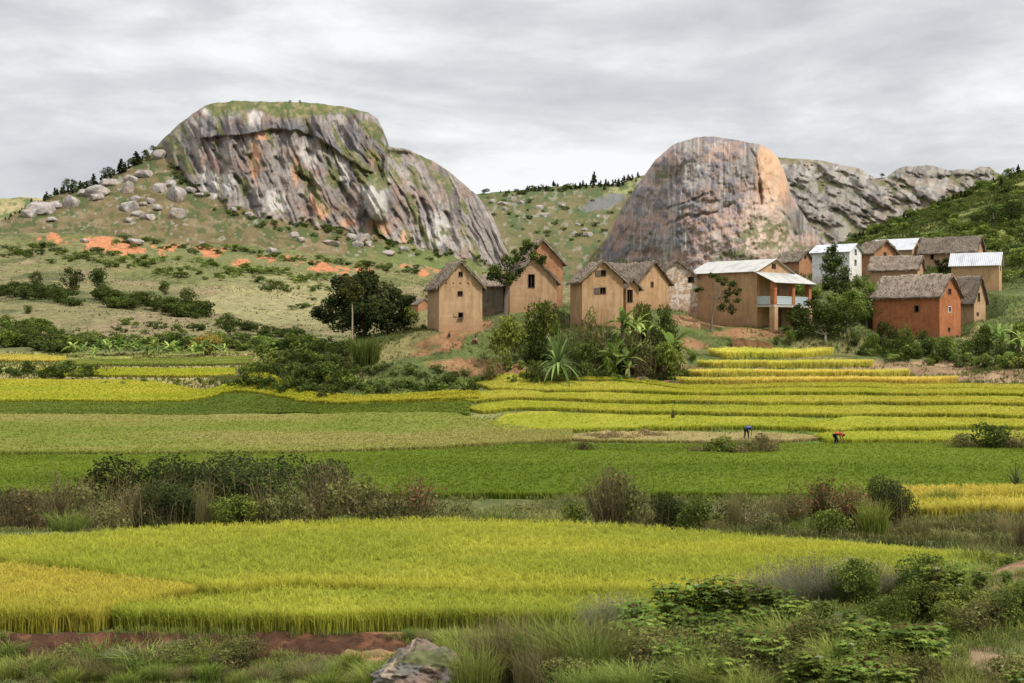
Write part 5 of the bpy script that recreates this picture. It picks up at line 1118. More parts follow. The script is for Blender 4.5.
for k, px, D, top, w, lab in DITCH: put_top(k, px, D, top, lab, 'bushes along the ditch', w)
for i, px in enumerate([68, 178, 258, 345, 410, 470, 548, 640, 720, 806, 915, 1015]):
    put_top('straw' if i % 3 else 'grass', px, 55.8+(i*7 % 5)*.5, 505+(i*11 % 13), 'tussock of tall straw coloured grass among the ditch bushes, %s from the left' % ORD_[i], 'grass tussocks along the ditch', 1.0)
for i, px in enumerate([205, 258, 735, 775]): put_top('straw', px, 57, 470+i*4, 'tall thin straw stalks standing above the ditch bushes, %s from the left' % ORD_[i], 'tall straw stalks in the ditch', .25)
# bushes on the valley floor
for px, D, top, w, k, lab in [(702, 106, 440, 1.5, 'scrub', 'leftmost olive bush of the clump half hiding the worker in blue'), (724, 105.5, 434, 1.4, 'green', 'green bush in the middle of the clump half hiding the worker in blue'), (760, 106, 430, 1.2, 'dryb', 'brown bush right of the worker in blue'), (742, 105, 436, 1.4, 'scrub', 'olive bush directly in front of the worker in blue'),
                          (966, 110, 430, 1.6, 'scrub', 'left bush of the dark row on the edge of the lowest terrace'), (993, 110, 421, 1.3, 'round', 'tallest dark bush of the row on the edge of the lowest terrace'), (1016, 110, 428, 1.6, 'dryb', 'brown bush at the right end of the row on the lowest terrace edge'), (584, 108, 440, 1.8, 'scrub', 'low olive tussocky bush left of the harvested plot'),
                          (620, 108, 450, 1.6, 'grass', 'grassy hummock in front of the harvested plot'), (673, 131, 404, .35, 'twig', 'little lone twiggy plant on the right-hand terraces'), (1016, 76.5, 468, .9, 'agave', 'spiky dark rosette plant at the right edge of the young green rice'), (905, 151.9, 397, 2.0, 'grass', 'dark grass tuft on the rim of an upper terrace'), (752, 151.9, 399, 2.0, 'grass', 'grass tuft breaking the upper terrace rim')]:
    put_top(k, px, D, top, lab, 'bushes on the valley floor' if k not in ('agave',) else None, w)
# knoll planting
KN = [('green', 508, 163, 308, .55, 'bright green rounded bush on the knoll beside the red dirt slope'), ('green', 543, 167, 293, .5, 'green bush left of the ochre house with two shuttered windows'), ('scrub', 592, 166.5, 296, .5, 'brownish olive bush covering the foot of the house with two shuttered windows'),
 ('round', 532, 165, 322, .6, 'dark bush left of the spiky rosette plant'), ('round', 585, 161.5, 336, .6, 'dark bush right of the spiky rosette plant'), ('green', 610, 161.5, 340, .5, 'mid green bush between the rosette plant and the red rocks'), ('round', 655, 166, 318, .55, 'dark bush behind the red rocks'),
 ('green', 643, 172, 297, .4, 'green bush under the tiny cross-shaped window'), ('round', 666, 176, 299, .4, 'small round dark bush at the ledge of the pale house'), ('scrub', 640, 163, 333, .6, 'olive bush directly above the red rocks'), ('green', 668, 163.5, 337, .6, 'green leafy bush right above the red rocks'), ('round', 625, 164, 330, .5, 'dark bush behind the drooping banana leaves'),
 ('green', 560, 159.5, 362, .8, 'low green bush at the foot of the spiky rosette plant'), ('round', 536, 160, 357, .7, 'low dark bush at the left foot of the rosette plant'), ('scrub', 492, 161, 350, .6, 'small olive bush at the edge of the red dirt slope'),
 ('green', 790, 180, 328, .6, 'green bush under the broad dark tree, left side'), ('round', 855, 180.5, 331, .7, 'dark bush under the broad dark tree, right side'), ('green', 777, 180, 334, .6, 'low green bush at the pillar of the veranda house'), ('green', 848, 178.6, 345, .7, 'light green bush standing just above the topmost golden terrace'),
 ('round', 885, 180, 318, .65, 'dark bush at the left corner of the red brick house'), ('green', 905, 179, 321, .6, 'green bush before the long wall of the red brick house'), ('round', 925, 178, 325, .6, 'dark bush before the near corner of the red brick house'), ('green', 945, 176.5, 333, .7, 'green bush below the gable of the red brick house'),
 ('round', 965, 176.5, 336, .7, 'dark bush below the right edge of the red brick house'), ('green', 872, 177.5, 330, .7, 'green bush in front of the dark one by the red brick house'), ('round', 892, 177, 336, .8, 'low dark bush in the front row below the red brick house'), ('round', 915, 176, 340, .8, 'low dark bush right in the middle of the front row below the red brick house'),
 ('green', 985, 181, 320, .5, 'green bush at the foot of the narrow tan house'), ('round', 980, 178, 330, .6, 'dark bush before the narrow tan house'), ('green', 935, 174.5, 348, .9, 'low green bush at the edge of the dirt bank on the right'), ('lightb', 985, 173, 352, .9, 'light green bush at the right end of the dirt bank'),
 ('lightb', 955, 174, 352, .8, 'light green bush in the middle of the dirt bank'), ('lightb', 1010, 174, 350, .9, 'light green bush at the right edge beneath the banana plants'), ('green', 1022, 180, 318, .7, 'green bush at the right edge beside the banana plants'), ('round', 1000, 176, 343, .8, 'dark bush at the foot of the right-hand banana plants')]
for k, px, D, top, w, lab in KN: put_top(k, px, D, top, lab, 'bushes around the village', w)
o = put('agave', 558, 361, 43, 'large spiky rosette plant with long pale drooping leaves on the knoll', D=160.5, w=.85)
put('reeds', 366, 352, 31, 'light green grassy bush in front of the big dark tree', D=164, w=.95)
for px, D, top, lab in [(622, 169, 298, 'tallest banana plant in front of the ochre houses'), (612, 162.5, 330, 'small banana plant with drooping leaves left of the dark bush'), (637, 171, 303, 'banana plant beside the small low hut'), (672, 165.5, 315, 'banana plant right of the red rocks'), (628, 161.5, 334, 'banana plant with brown hanging leaves'),
                        (984, 182, 318, 'leftmost banana plant beside the narrow tan house'), (998, 180, 314, 'tall banana plant in the middle of the right-hand grove'), (1011, 181, 318, 'banana plant right of the tall one in the right-hand grove'), (1021, 178, 322, 'banana plant at the right frame edge'), (1003, 177, 326, 'short banana plant in front of the right-hand grove')]:
    put_top('banana', px, D, top, lab, 'banana plants in the village', .8)
ORD = 'first second third fourth fifth sixth seventh eighth ninth tenth eleventh twelfth thirteenth fourteenth fifteenth sixteenth seventeenth eighteenth nineteenth twentieth twenty-first twenty-second twenty-third twenty-fourth twenty-fifth twenty-sixth twenty-seventh twenty-eighth twenty-ninth thirtieth'.split()
def row(kinds, p0, p1, n, h0, h1, label, group, jit=3.0, dmin=12, w=1.0, seed=1, D=None, parts=False):
    r = random.Random(seed)
    for i in range(n):
        t = (i+.5+r.uniform(-.4, .4))/n; px = p0[0]*(1-t)+p1[0]*t; py = p0[1]*(1-t)+p1[1]*t+r.uniform(-jit, jit)
        put(r.choice(kinds), px, py, r.uniform(h0, h1), label+(', %s from the left' % ORD[i] if (parts is None or n <= 10 or 'grove at the foot' in label) and i < 30 else ''), group, dmin=dmin, w=w*r.uniform(.8, 1.3), parts=parts, D=D)
# left flank and front of the knoll
for a, b, n, h0, h1, s_ in [((228, 386), (335, 396), 18, 9, 16, 1), ((238, 374), (345, 384), 16, 11, 20, 2), ((262, 362), (350, 368), 13, 11, 20, 3), ((290, 350), (348, 354), 8, 12, 20, 4), ((335, 390), (480, 392), 18, 8, 15, 5), ((350, 372), (470, 380), 12, 6, 11, 6)]:
    row(['low', 'lowg', 'low'], a, b, n, h0, h1, 'low leafy bush on the shaded left flank of the village knoll', 'bushes on the left flank of the knoll', 4, 150, seed=s_)
row(['low', 'lowg'], (470, 384), (690, 380), 20, 6, 11, 'low green bush along the foot of the knoll below the houses', 'bushes along the foot of the knoll', 3, 150, seed=7)
row(['low', 'lowg', 'lowl'], (505, 366), (700, 362), 16, 8, 16, 'small leafy bush on the front of the knoll below the houses', 'bushes on the front of the knoll', 6, 150, seed=8)
row(['low', 'lowg', 'lowl'], (860, 356), (1028, 372), 24, 8, 16, 'leafy bush along the bank below the red brick house', 'bushes on the bank below the red brick house', 4, 165, seed=9)
row(['low', 'round'], (0, 374), (95, 378), 13, 9, 18, 'dark bush in the low row at the left edge of the valley floor', 'dark bushes at the left edge of the valley floor', 3, 200, seed=10)
row(['lowg'], (95, 386), (300, 384), 9, 4, 8, 'small green tuft on the rim of a far left field', 'green tufts on the far left field rims', 2, 200, seed=11)
row(['low', 'round'], (780, 316), (880, 322), 14, 10, 18, 'dark bush behind the broad dark tree', 'dark bushes behind the broad dark tree', 6, 186, seed=12)
# the far hillside on the left
BG = 'bushes scattered over the far left hillside'
row(['banana'], (70, 356), (225, 357), 24, 15, 23, 'banana plant in the grove at the foot of the left hillside', 'banana plants in the grove at the foot of the left hillside', 2.5, 320, .8, 13)
put('gold', 208, 358, 24, 'rusty gold rounded tree at the right end of the far banana grove', D=335, w=1.15); put('round', 175, 352, 20, 'dark round tree behind the far banana grove', dmin=345)
put('tree', 72, 294, 27, 'broad dark hillside tree, left one of the pair on the left slope', w=.9); put('tree', 98, 300, 34, 'tall dark hillside tree, right one of the pair on the left slope', w=.7)
put('tree', 228, 336, 22, 'grey green rounded tree at the foot of the left hillside', w=1.1); put('round', 245, 331, 12, 'small dark bush, left one of the pair on the tan slope', w=1.2); put('round', 266, 336, 11, 'small dark bush, right one of the pair on the tan slope')
put('tree', 187, 313, 24, 'grey green tree at the right end of the dark hillside belt', w=1.0); put('tree', 36, 291, 20, 'thin dark tree left of the pair on the left slope', w=.7); put('tree', 165, 300, 20, 'tree rising in the middle of the dark hillside belt', w=.7); put('round', 28, 314, 9, 'single dark bush on the tan slope at the left edge')
row(['low', 'tree'], (0, 294), (78, 302), 26, 8, 15, 'dark bush in the belt below the pair of hillside trees', BG, 5, 340, 1.3, 14)
row(['low', 'tree', 'round'], (98, 302), (208, 318), 36, 9, 17, 'dark bush in the belt running down the left hillside', BG, 4, 340, 1.3, 15)
row(['low', 'round'], (215, 325), (300, 338), 12, 6, 11, 'dark bush at the right end of the hillside belt', BG, 3, 340, 1.2, 16)
row(['lowg', 'low', 'tree'], (0, 342), (70, 352), 26, 9, 17, 'green bush in the thicket at the left foot of the hillside', BG, 5, 340, 1.4, 17)
row(['low', 'lowg'], (0, 325), (60, 335), 14, 7, 12, 'green bush above the thicket at the left foot of the hillside', BG, 5, 340, 1.3, 18)
row(['lowg', 'low', 'lowl'], (60, 346), (290, 350), 46, 8, 15, 'green bush behind the far banana grove', BG, 4, 345, 1.4, 19)
row(['low', 'lowg'], (110, 328), (300, 342), 24, 5, 9, 'low bush on the lower left hillside', BG, 5, 340, 1.4, 20)
row(['low'], (262, 290), (292, 292), 7, 6, 9, 'dark bush in the short row on the tan slope', BG, 2, 340, 1.0, 21)
row(['lowl', 'lowg', 'lowg'], (110, 262), (330, 285), 70, 3.5, 7, 'light green bush on the upper left hillside', BG, 9, 340, 1.7, 22)
row(['low', 'lowg'], (0, 250), (110, 262), 34, 3.5, 7, 'dark bush near the red earth cuts', BG, 8, 340, 1.6, 23)
row(['lowg', 'low'], (110, 242), (420, 272), 60, 2.5, 6, 'small bush along the brow with the red earth cuts', BG, 4, 340, 1.6, 24)
row(['lowg', 'lowl', 'low'], (290, 300), (440, 300), 30, 3.5, 7, 'bush on the hillside behind the big dark tree', BG, 12, 340, 1.6, 25)
# the green hill on the right
GH = 'bushes covering the green hill on the right'
r = random.Random(5)
for i in range(210):
    px = r.uniform(800, 1060); t = r.random()**1.1; D = 235+t*190; 
    if abs(px-1010) < 30 and D < 240: continue
    put(r.choice(['low', 'lowg', 'lowg', 'lowl', 'low']), px, 0, r.uniform(5, 11)*(300/D)**.5, 'leafy bush on the green hill on the right', GH, D=D, w=r.uniform(1.0, 1.7), parts=False)
for i in range(70):
    px = r.uniform(855, 1045); put(r.choice(['low', 'tree', 'lowg', 'pine']), px, 0, r.uniform(4, 9), 'small tree on the crest of the green hill on the right', 'trees along the crest of the green hill', D=r.uniform(395, 425), w=1.1, parts=False)
for i in range(26): put(r.choice(['lowg', 'low', 'lowl', 'lowg']), r.uniform(978, 1045), 0, r.uniform(9, 16), 'bush on the slope right of the white roofed sandy house', 'bushes on the slope at the right edge', D=r.uniform(212, 262), w=1.4, parts=False)
put('tree', 993, 0, 22, 'dark rounded tree on the green hill above the long wide thatched house', D=285, w=1.3); put('tree', 978, 0, 14, 'smaller dark tree on the green hill above the village', D=320, w=1.4); put('tree', 1012, 0, 24, 'dark tree at the right edge of the green hill', D=275, w=1.3)
put('pine', 1018, 0, 10, 'small pine on the crest of the green hill at the right edge', D=420)
for i in range(6): put('banana', 915+i*7, 0, 10, 'pale banana plant on the slope behind the long pale metal roof', 'banana plants behind the village', D=275+i*3, w=1.0, parts=False)
row(['lowg', 'low', 'round'], (780, 290), (815, 300), 10, 9, 15, 'bush behind the balcony of the veranda house', 'bushes behind the veranda house', 3, 200, 1.2, 31)
# ridge trees
r = random.Random(9)
for i in range(44):
    px = 4+(i+r.random())*3.4; sy = np.interp(px, [p[0] for p in SIL1], [p[1] for p in SIL1]); p = on_mountain('mountain', px, sy+r.uniform(0, 4)); h = r.uniform(6, 13)*p.y/F*(1.3 if r.random() < .15 else .8)*(.55 if px < 40 else 1)
    plant('pine' if r.random() < .75 else 'tree', p-Vector((0, 0, h*.1)), h, 'dark tree on the left shoulder ridge of the left mountain', 'trees on the left ridge', 1.2, cat='tree', parts=False)
for i in range(52):
    px = 500+(i+r.random())*2.75; 
    if px > 640: break
    p = on_mountain('hill', px, np.interp(px, [q[0] for q in SIL2], [q[1] for q in SIL2])+r.uniform(0, 5)); h = r.uniform(3.5, 8)*p.y/F*(1 if px > 525 else .7)
    plant('pine' if px > 570 or r.random() < .3 else 'low', p-Vector((0, 0, h*.1)), h, 'dark tree on the ridge between the two rock mountains', 'trees on the middle ridge', 1.2, cat='tree', parts=False)
p = on_mountain('hill', 594, 186); plant('pine', p, 14*p.y/F, 'tallest pine on the ridge between the two rock mountains', None, .9, parts=False)
for px in (484, 487, 882, 300, 290):
    nm, sil = (('hill', SIL2) if 470 < px < 600 else ('mountain.002', SIL4) if px > 600 else ('mountain', SIL1)); p = on_mountain(nm, px, np.interp(px, [q[0] for q in sil], [q[1] for q in sil])+1)
    plant('tree', p, (2.6 if 280 < px < 310 else 5.0)*p.y/F, {484: 'small tree on the bare skyline left of the middle ridge', 487: 'small tree on the bare skyline left of the middle ridge', 882: 'lone small tree on the skyline of the rocky right ridge', 300: 'tiny tree on the flat grassy top of the left mountain', 290: 'tiny tree on the flat grassy top of the left mountain'}[px], 'lone trees on the skyline', 1.3, parts=False)
for i in range(90):
    px = r.uniform(170, 500); sy = np.interp(px, [q[0] for q in ROCKLOW], [q[1] for q in ROCKLOW])+r.uniform(-4, 12); p = on_mountain('mountain', px, sy)
    plant(r.choice(['low', 'lowg']), p, r.uniform(2.5, 5.5)*p.y/F, 'green bush at the foot of the cliff of the left mountain', 'bushes at the foot of the left cliff', 1.4, parts=False)
for i in range(50):
    px = r.uniform(470, 640); sy = np.interp(px, [q[0] for q in SIL2], [q[1] for q in SIL2])+r.uniform(3, 60)**1.0; p = on_mountain('hill', px, sy)
    plant(r.choice(['low', 'lowg', 'low']), p, r.uniform(2, 4.5)*p.y/F, 'bush on the slope between the two rock mountains', 'bushes on the middle slope', 1.5, parts=False)
# boulders elsewhere
for i, (x, y, rx, ry) in enumerate([(502, 202, 6, 4), (512, 198, 5, 4), (520, 201, 5, 3), (540, 206, 5, 3), (545, 214, 6, 4), (575, 233, 5, 4), (588, 234, 6, 4), (598, 216, 3, 3), (492, 200, 4, 3), (506, 208, 4, 3), (585, 228, 4, 3), (562, 205, 4, 2), (578, 224, 3, 2)]):
    p = on_mountain('hill', x, y+ry*.5); k = p.y/F; boulder(p, rx*k, ry*k*1.2, i, 'pale granite boulder on the saddle between the two rock mountains', 'boulders on the middle saddle')
for nm, x, y, rx, ry, lab in [('g', 270, 240, 6, 5.5, 'dark round boulder balanced on a paler one above the red earth cuts'), ('g', 271, 248, 7, 5, 'pale flat boulder carrying the dark round one'), ('g', 133, 239, 12, 5, 'long smooth pale boulder beside the largest red earth cut'), ('g', 84, 239, 6, 3, 'small pale boulder left of the largest red earth cut')]:
    D = pix2D(x, y+ry, 400); p = on_ground(x, D); k = D/F; p.z = (CY-y)*k if ry > 5.2 else p.z+ry*k*.3; boulder(p, rx*k, ry*k, 2, lab, sy=rx*k*.8)
RED = boulder_mesh(77, (.22, .09, .05), rough=.6)
for x, y, rx, ry, lab in [(640, 371, 9, 7, 'left red earth boulder at the foot of the knoll'), (668, 372, 11, 5, 'right red earth boulder at the foot of the knoll'), (652, 374, 7, 4, 'small red earth rock between the two larger ones')]:
    p = on_ground(x, 160); k = 160/F; boulder(p+Vector((0, 0, 0)), rx*k, ry*k*1.2, 1, lab, me=RED)
# foreground rock
p = on_ground(430, 26.2); k = 26.2/F
o = boulder(Vector((p.x, p.y, (CY-671)*k)), 60*k, 30*k, 3, 'weathered grey brown rock poking out of the grass at the bottom edge', rz=.6, me=boulder_mesh(31, (.165, .12, .095), rough=.6), tilt=.25)
p = on_ground(362, 27.5); boulder(Vector((p.x, p.y, p.z+.1)), .28, .2, 1, 'small dark stone left of the weathered rock', me=boulder_mesh(33, (.20, .16, .13)))

# ------------------------------------------------------------ near bank plants
FG = [('cassava', 640, 27.0, 590, .95), ('cassava', 672, 27.5, 578, .95), ('cassava', 705, 27.6, 573, .95), ('cassava', 735, 27.4, 570, .95), ('cassava', 762, 27, 577, .95), ('cassava', 655, 25.5, 607, .95), ('cassava', 690, 25.4, 600, .95), ('cassava', 722, 25.3, 603, 1), ('cassava', 755, 25.2, 597, 1), ('cassava', 790, 25.4, 590, 1), ('cassava', 825, 25.6, 598, 1), ('cassava', 780, 26.7, 585, .9), ('cassava', 850, 25, 605, 1),
      ('cassava', 805, 24.2, 612, 1), ('cassava', 740, 24, 622, 1), ('cassava', 690, 24, 630, 1), ('cassava', 955, 26.2, 556, .9), ('cassava', 980, 25.6, 568, .9), ('cassava', 935, 26.0, 560, .9), ('cassava', 1008, 25.4, 580, .9), ('cassava', 960, 24.6, 590, .9), ('cassava', 1020, 24.4, 600, .9), ('cassava', 910, 25.2, 585, .9)]
FG.sort(key=lambda q: q[1])
for i, (k, px, D, top, w) in enumerate(FG): put_top(k, px, D, top, 'leafy cassava plant on the near bank, %s from the left' % ORD[i], 'cassava plants on the near bank', w)
for i, (px, D, top) in enumerate(sorted([(760, 29.5, 560), (790, 29.8, 549), (818, 29.8, 546), (848, 29.6, 549), (875, 29.2, 556), (900, 29, 562), (775, 28.6, 568), (832, 28.4, 560), (862, 28.2, 566), (805, 28.5, 563), (600, 28.6, 590), (622, 28.8, 584)])):
    put_top('lav', px, D, top, 'purple flowered grey green shrub on the near bank, %s from the left' % ORD[i], 'flowering shrubs on the near bank', .95)
put_top('finegreen', 858, 28, 553, 'small bright green bush poking out of the purple flowered shrubs', None, .7); put_top('finegreen', 925, 27.2, 548, 'bright green bush right of the purple flowered shrubs', None, .9)
row(['cassava', 'finegreen', 'scrub', 'cassava', 'grass'], (590, 672), (930, 660), 30, 34, 52, 'clump of green grass and weeds low on the near bank', 'weed clumps on the near bank', 16, 18, 1.1, 33, parts=None)
row(['grass', 'scrub', 'cassava', 'grass'], (560, 696), (1030, 696), 26, 30, 46, 'clump of green weeds along the bottom edge', 'green weed clumps along the bottom edge', 8, 16, 1.0, 34, parts=None)
row(['straw', 'straw', 'grass'], (470, 690), (610, 680), 12, 50, 80, 'clump of tall blond grass near the weathered rock', 'blond grass clumps on the near bank', 10, 18, .7, 35, parts=None)
row(['scrub', 'finegreen'], (885, 630), (1030, 625), 8, 35, 50, 'weedy bush above the bare earth at the lower right', 'weedy bushes at the lower right', 10, 18, 1.1, 36, parts=None)
row(['grass', 'straw', 'reeds', 'scrub'], (0, 684), (400, 688), 26, 14, 26, 'low grass clump at the foot of the red bank', 'grass clumps at the foot of the red bank', 8, 25, 1.3, 37, parts=None)
row(['lav', 'scrub'], (100, 668), (260, 666), 8, 18, 30, 'grey green weed in the hollow below the red bank', 'grey weeds in the hollow below the red bank', 5, 25, 1.0, 38, parts=None)
row(['grass', 'straw'], (410, 640), (560, 645), 10, 10, 18, 'dry grass tuft on the edge of the bare red earth', 'dry grass tufts on the bare red earth edge', 5, 28, 1.2, 39, parts=None)
row(['grass', 'reeds'], (340, 672), (400, 690), 7, 20, 34, 'green grass clump left of the weathered rock', 'green grass clumps left of the rock', 6, 22, .9, 40, parts=None)
row(['grass'], (455, 660), (500, 680), 5, 22, 36, 'green grass clump right of the weathered rock', 'green grass clumps right of the rock', 6, 22, .9, 41, parts=None)
put_top('twig', 1022, 50, 505, 'bare little branch at the right edge below the golden plot', None, .4)

for k, px, D, top, w, lab in [('reeds', 975, 43.5, 541, 1.2, 'reed clump where the near rice field narrows to its right end'), ('scrub', 1000, 43.0, 543, 1.3, 'olive bush at the right tip of the near rice field'), ('grass', 950, 41.0, 552, 1.3, 'grass clump in front of the right tip of the near rice field'), ('green', 1015, 38, 552, 1.0, 'green bush behind the bare red mound at the right edge'), ('grass', 985, 40, 556, 1.5, 'grass clump beside the bare red mound')]:
    put_top(k, px, D, top, lab, None, w)
for i, (px, D, top, k, w) in enumerate(sorted([(8, 34.6, 636, 'grass', 1.6), (62, 34.3, 640, 'scrub', 1.6), (104, 34.4, 634, 'grass', 1.5), (128, 33.8, 642, 'scrub', 1.5), (150, 33.6, 640, 'grass', 1.6), (176, 34.0, 638, 'scrub', 1.5), (205, 34.2, 636, 'grass', 1.6), (232, 33.8, 644, 'scrub', 1.5), (252, 34.5, 637, 'straw', 1.4), (36, 33.4, 650, 'grass', 1.6), (88, 33.4, 650, 'straw', 1.6)])):
    put_top(k, px, D, top, 'grass or weed tuft growing on the face of the red bank, %s from the left' % ORD[i], 'weeds on the face of the red bank', w)
# ------------------------------------------------------------ straw heaps
def straw_proto(seed):
    r = np.random.default_rng(seed); a = Acc(); n = 500; az = r.uniform(0, 6.28, n); rr = .9*r.random(n)**.6; P = np.stack([rr*np.cos(az), rr*np.sin(az), .5*(1-rr/.9)**.8*r.random(n)], -1)
    blades(a, P, r.uniform(.15, .4, n), .06, r.uniform(.6, 1.6, n), r.uniform(0, 6.28, n), (.32, .25, .11), (.60, .50, .26)); return mesh_from(a, 'straw_heap', FOL)
SP = [straw_proto(i) for i in range(2)]
for i, (px, D) in enumerate([(588, 121), (597, 120.2), (606, 121.4), (613, 119.8), (603, 118.6), (622, 121), (634, 120), (645, 121.2), (628, 118.8), (660, 120.6)]):
    o = link('straw_heap', SP[i % 2]); o.location = on_ground(px, D)+Vector((0, 0, .12)); s_ = .7+.12*(i % 4); o.scale = (s_, s_, s_*.9); o.rotation_euler = (0, 0, i)
    tag(o, 'low heap of cut rice straw on the harvested plot', 'straw heap', 'straw heaps on the harvested plot')

# ------------------------------------------------------------ people
def skin_mesh(name, V, E, Rr, mat, sub=2):
    me = bpy.data.meshes.new(name); me.from_pydata([tuple(v) for v in V], E, []); o = bpy.data.objects.new(name, me); C.objects.link(o)
    m = o.modifiers.new('s', 'SKIN'); m.use_smooth_shade = True
    for i, rr in enumerate(Rr): me.skin_vertices[0].data[i].radius = (rr, rr) if not isinstance(rr, tuple) else rr
    me.skin_vertices[0].data[0].use_root = True
    s_ = o.modifiers.new('u', 'SUBSURF'); s_.levels = sub; s_.render_levels = sub
    dg = bpy.context.evaluated_depsgraph_get(); me2 = bpy.data.meshes.new_from_object(o.evaluated_get(dg)); bpy.data.objects.remove(o, do_unlink=True)
    me2.materials.clear(); me2.materials.append(mat)
    for p_ in me2.polygons: p_.use_smooth = True
    me2.name = name; return me2
SKIN = plain('skin', (.14, .075, .045), .6, amt=.1); HAIR = plain('hair', (.01, .009, .008))
def person(loc, rz, J, shirt, trousers, label, scale=1.0, hat=None):
    root = empty('person', loc, rz); root.scale = (scale,)*3; tag(root, label, 'person')
    n = ['pel', 'che', 'nec', 'hea', 'top', 'sL', 'eL', 'hL', 'sR', 'eR', 'hR', 'pL', 'kL', 'fL', 'tL', 'pR', 'kR', 'fR', 'tR']; V = [np.array(J[k], float) for k in n]
    E = [(0, 1), (1, 2), (2, 3), (3, 4), (1, 5), (5, 6), (6, 7), (1, 8), (8, 9), (9, 10), (0, 11), (11, 12), (12, 13), (13, 14), (0, 15), (15, 16), (16, 17), (17, 18)]
    Rr = [.13, .135, .05, .098, .07, .06, .042, .028, .06, .042, .028, .085, .055, .038, .03, .085, .055, .038, .03]
    for hi, ei in ((7, 6), (10, 9)):
        d = unit(V[hi]-V[ei]); side = unit(np.cross(d, (0, 1., .3)))
        palm = V[hi]+d*.08; V.append(palm); Rr.append(.03); pi_ = len(V)-1; E.append((hi, pi_))
        for q in range(4): a_ = palm+side*(q-1.5)*.022+d*.035; b_ = a_+d*(.045+.008*(q in (1, 2)))+np.array((.01, 0, -.01)); V += [a_, b_]; Rr += [.009, .007]; E += [(pi_, len(V)-2), (len(V)-2, len(V)-1)]
        t_ = V[hi]+d*.04+side*.045; V.append(t_); Rr.append(.010); E.append((hi, len(V)-1))
    link('body', skin_mesh('body', V, E, Rr, SKIN), root)
    sub = ['pel', 'che', 'nec', 'sL', 'eL', 'sR', 'eR']; v = [np.array(J[k], float) for k in sub]; v[2] = v[1]*.35+v[2]*.65; v[4] = v[3]*.25+v[4]*.75; v[6] = v[5]*.25+v[6]*.75
    link('shirt', skin_mesh('shirt', v, [(0, 1), (1, 2), (1, 3), (3, 4), (1, 5), (5, 6)], [.155, .165, .08, .085, .065, .085, .065], shirt), root)
    sub = ['pel', 'pL', 'kL', 'fL', 'pR', 'kR', 'fR']; v = [np.array(J[k], float) for k in sub]; v[3] = v[2]*.2+v[3]*.8; v[6] = v[5]*.2+v[6]*.8
    link('trousers', skin_mesh('trousers', v, [(0, 1), (1, 2), (2, 3), (0, 4), (4, 5), (5, 6)], [.15, .105, .078, .06, .105, .078, .06], trousers), root)
    h_ = np.array(J['hea'], float); t_ = np.array(J['top'], float); u = unit(t_-h_); a = Acc(); bm = bmesh.new(); bmesh.ops.create_icosphere(bm, subdivisions=2, radius=1); hv = np.array([q.co[:] for q in bm.verts]); ht = [[q.index for q in f.verts] for f in bm.faces]; bm.free()
    a.add(hv*.108+h_+u*.055-np.array((.025, 0, 0)), ht, (1, 1, 1)); a.build('hair', HAIR, root, True)
    face = Acc()
    for dy in (-.035, .035): face.add(hv*.012+h_+u*.02+np.array((.095, dy, 0)), ht, (1, 1, 1))
    face.build('eyes', HAIR, root, True)
    if hat:
        b = Acc(); k_ = 20; an = np.linspace(0, 2*math.pi, k_, endpoint=False); ring = lambda rr, z: np.stack([rr*np.cos(an), rr*np.sin(an), 0*an+z], -1)
        L_ = np.concatenate([ring(.21, .06), ring(.12, .075), ring(.10, .16), ring(.02, .18)])+h_; q = []
        for j in range(3):
            for i in range(k_): i2 = (i+1) % k_; q += [(j*k_+i, j*k_+i2, (j+1)*k_+i2), (j*k_+i, (j+1)*k_+i2, (j+1)*k_+i)]
        b.add(L_, q, (1, 1, 1)); b.build('hat', hat, root)
    return root
BEND = dict(pel=(0, 0, .86), che=(.40, 0, .98), nec=(.54, 0, .92), hea=(.66, 0, .84), top=(.72, 0, .76), sL=(.42, .19, .93), eL=(.50, .22, .62), hL=(.62, .14, .34), sR=(.42, -.19, .93), eR=(.54, -.22, .62), hR=(.66, -.12, .36),
            pL=(0, .10, .80), kL=(.10, .13, .44), fL=(-.02, .15, .06), tL=(.14, .16, .03), pR=(0, -.10, .80), kR=(.16, -.12, .44), fR=(.10, -.14, .06), tR=(.26, -.15, .03))
SIT = dict(pel=(0, 0, .15), che=(.06, 0, .50), nec=(.08, 0, .66), hea=(.10, 0, .80), top=(.10, 0, .90), sL=(.06, .18, .58), eL=(.20, .22, .38), hL=(.38, .12, .36), sR=(.06, -.18, .58), eR=(.20, -.22, .38), hR=(.38, -.12, .36),
           pL=(.03, .10, .13), kL=(.40, .14, .40), fL=(.50, .13, .06), tL=(.64, .14, .03), pR=(.03, -.10, .13), kR=(.40, -.14, .40), fR=(.50, -.13, .06), tR=(.64, -.14, .03))
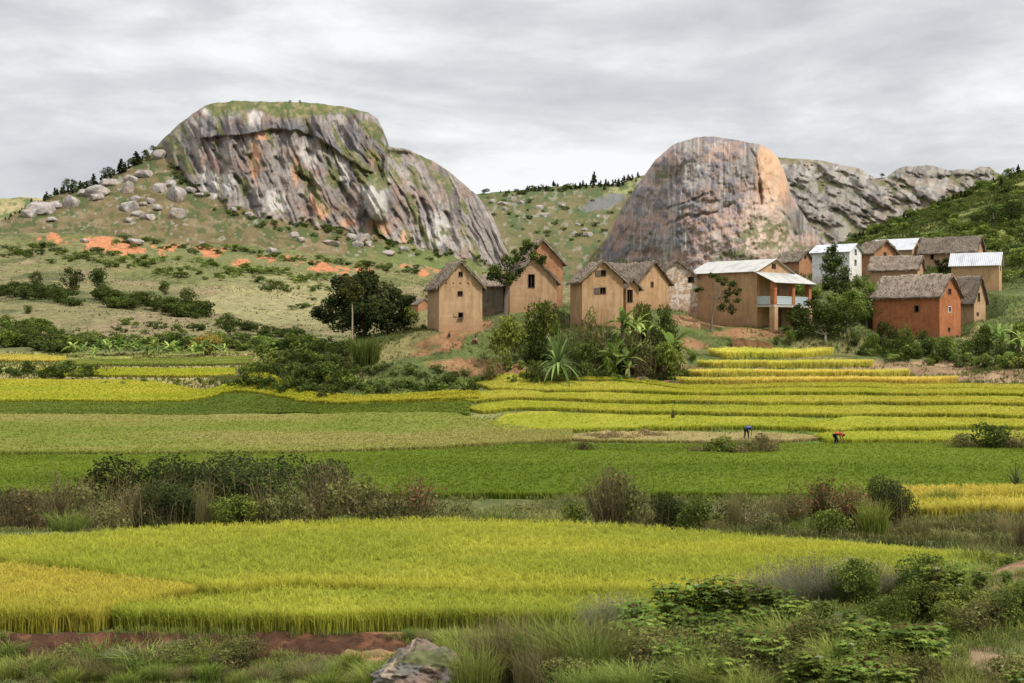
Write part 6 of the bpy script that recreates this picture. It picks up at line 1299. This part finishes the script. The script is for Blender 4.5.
REDC = plain('red_cloth', (.50, .07, .04), .9); NAVY = plain('dark_cloth', (.02, .022, .035), .9); BLUEC = plain('blue_cloth', (.07, .10, .26), .9); PINK = plain('pale_cloth', (.45, .30, .26), .9); MAR = plain('maroon_cloth', (.14, .03, .03), .9); STRAWH = plain('straw', (.5, .4, .22), .9)
person(on_ground(835, 115.6), .15, BEND, REDC, NAVY, 'person in red top and dark trousers stooping to cut rice', 1.08)
person(on_ground(746, 117.4)+Vector((0, 0, .25)), .9, BEND, BLUEC, NAVY, 'person in blue bending behind the bushes at the harvested plot', 1.05)
person(on_ground(449.5, 167.0), R(-100), SIT, NAVY, NAVY, 'small child in dark clothes sitting on the dirt before the tall narrow house', .62)
person(on_ground(476, 167.1), R(-130), SIT, PINK, MAR, 'person in pale top and maroon wrap sitting by the tall narrow house', .98)

# ------------------------------------------------------------ of the bushes, the 300 that show largest stay things; the rest are one undergrowth
def thin_bushes(keep=295):
    bs = [o for o in C.objects if o.parent is None and o.name.split('.')[0] == 'bush']
    def size(o):
        D = o.location.y; px = CX+o.location.x*F/D; return 0 if px < -30 or px > 1054 else o.scale[2]/D*(1000 if o.children else 1)
    bs.sort(key=size, reverse=True); acc = Acc(); cache = {}
    for k, o in enumerate(bs[keep:]):
        D = o.location.y; px = CX+o.location.x*F/D
        if -30 < px < 1054 and o.data:
            me = o.data
            if me.name not in cache:
                v = np.empty(len(me.vertices)*3, np.float32); me.vertices.foreach_get('co', v); t = np.empty(len(me.polygons)*3, np.int32); me.polygons.foreach_get('vertices', t)
                c = np.empty(len(me.vertices)*4, np.float32); me.color_attributes['Col'].data.foreach_get('color', c); cache[me.name] = (v.reshape(-1, 3), t.reshape(-1, 3), c.reshape(-1, 4)[:, :3])
            v, t, c = cache[me.name]; a = o.rotation_euler.z; M = np.array(((math.cos(a), -math.sin(a), 0), (math.sin(a), math.cos(a), 0), (0, 0, 1))); acc.add((v*np.array(o.scale))@M.T+np.array(o.location), t, c*random.uniform(.75, 1.3))
        for ch in list(o.children): bpy.data.objects.remove(ch, do_unlink=True)
        bpy.data.objects.remove(o, do_unlink=True)
    tag(acc.build('undergrowth', FOL), 'small bushes scattered over the far hillsides and around the knoll', 'undergrowth', kind='stuff')
thin_bushes()
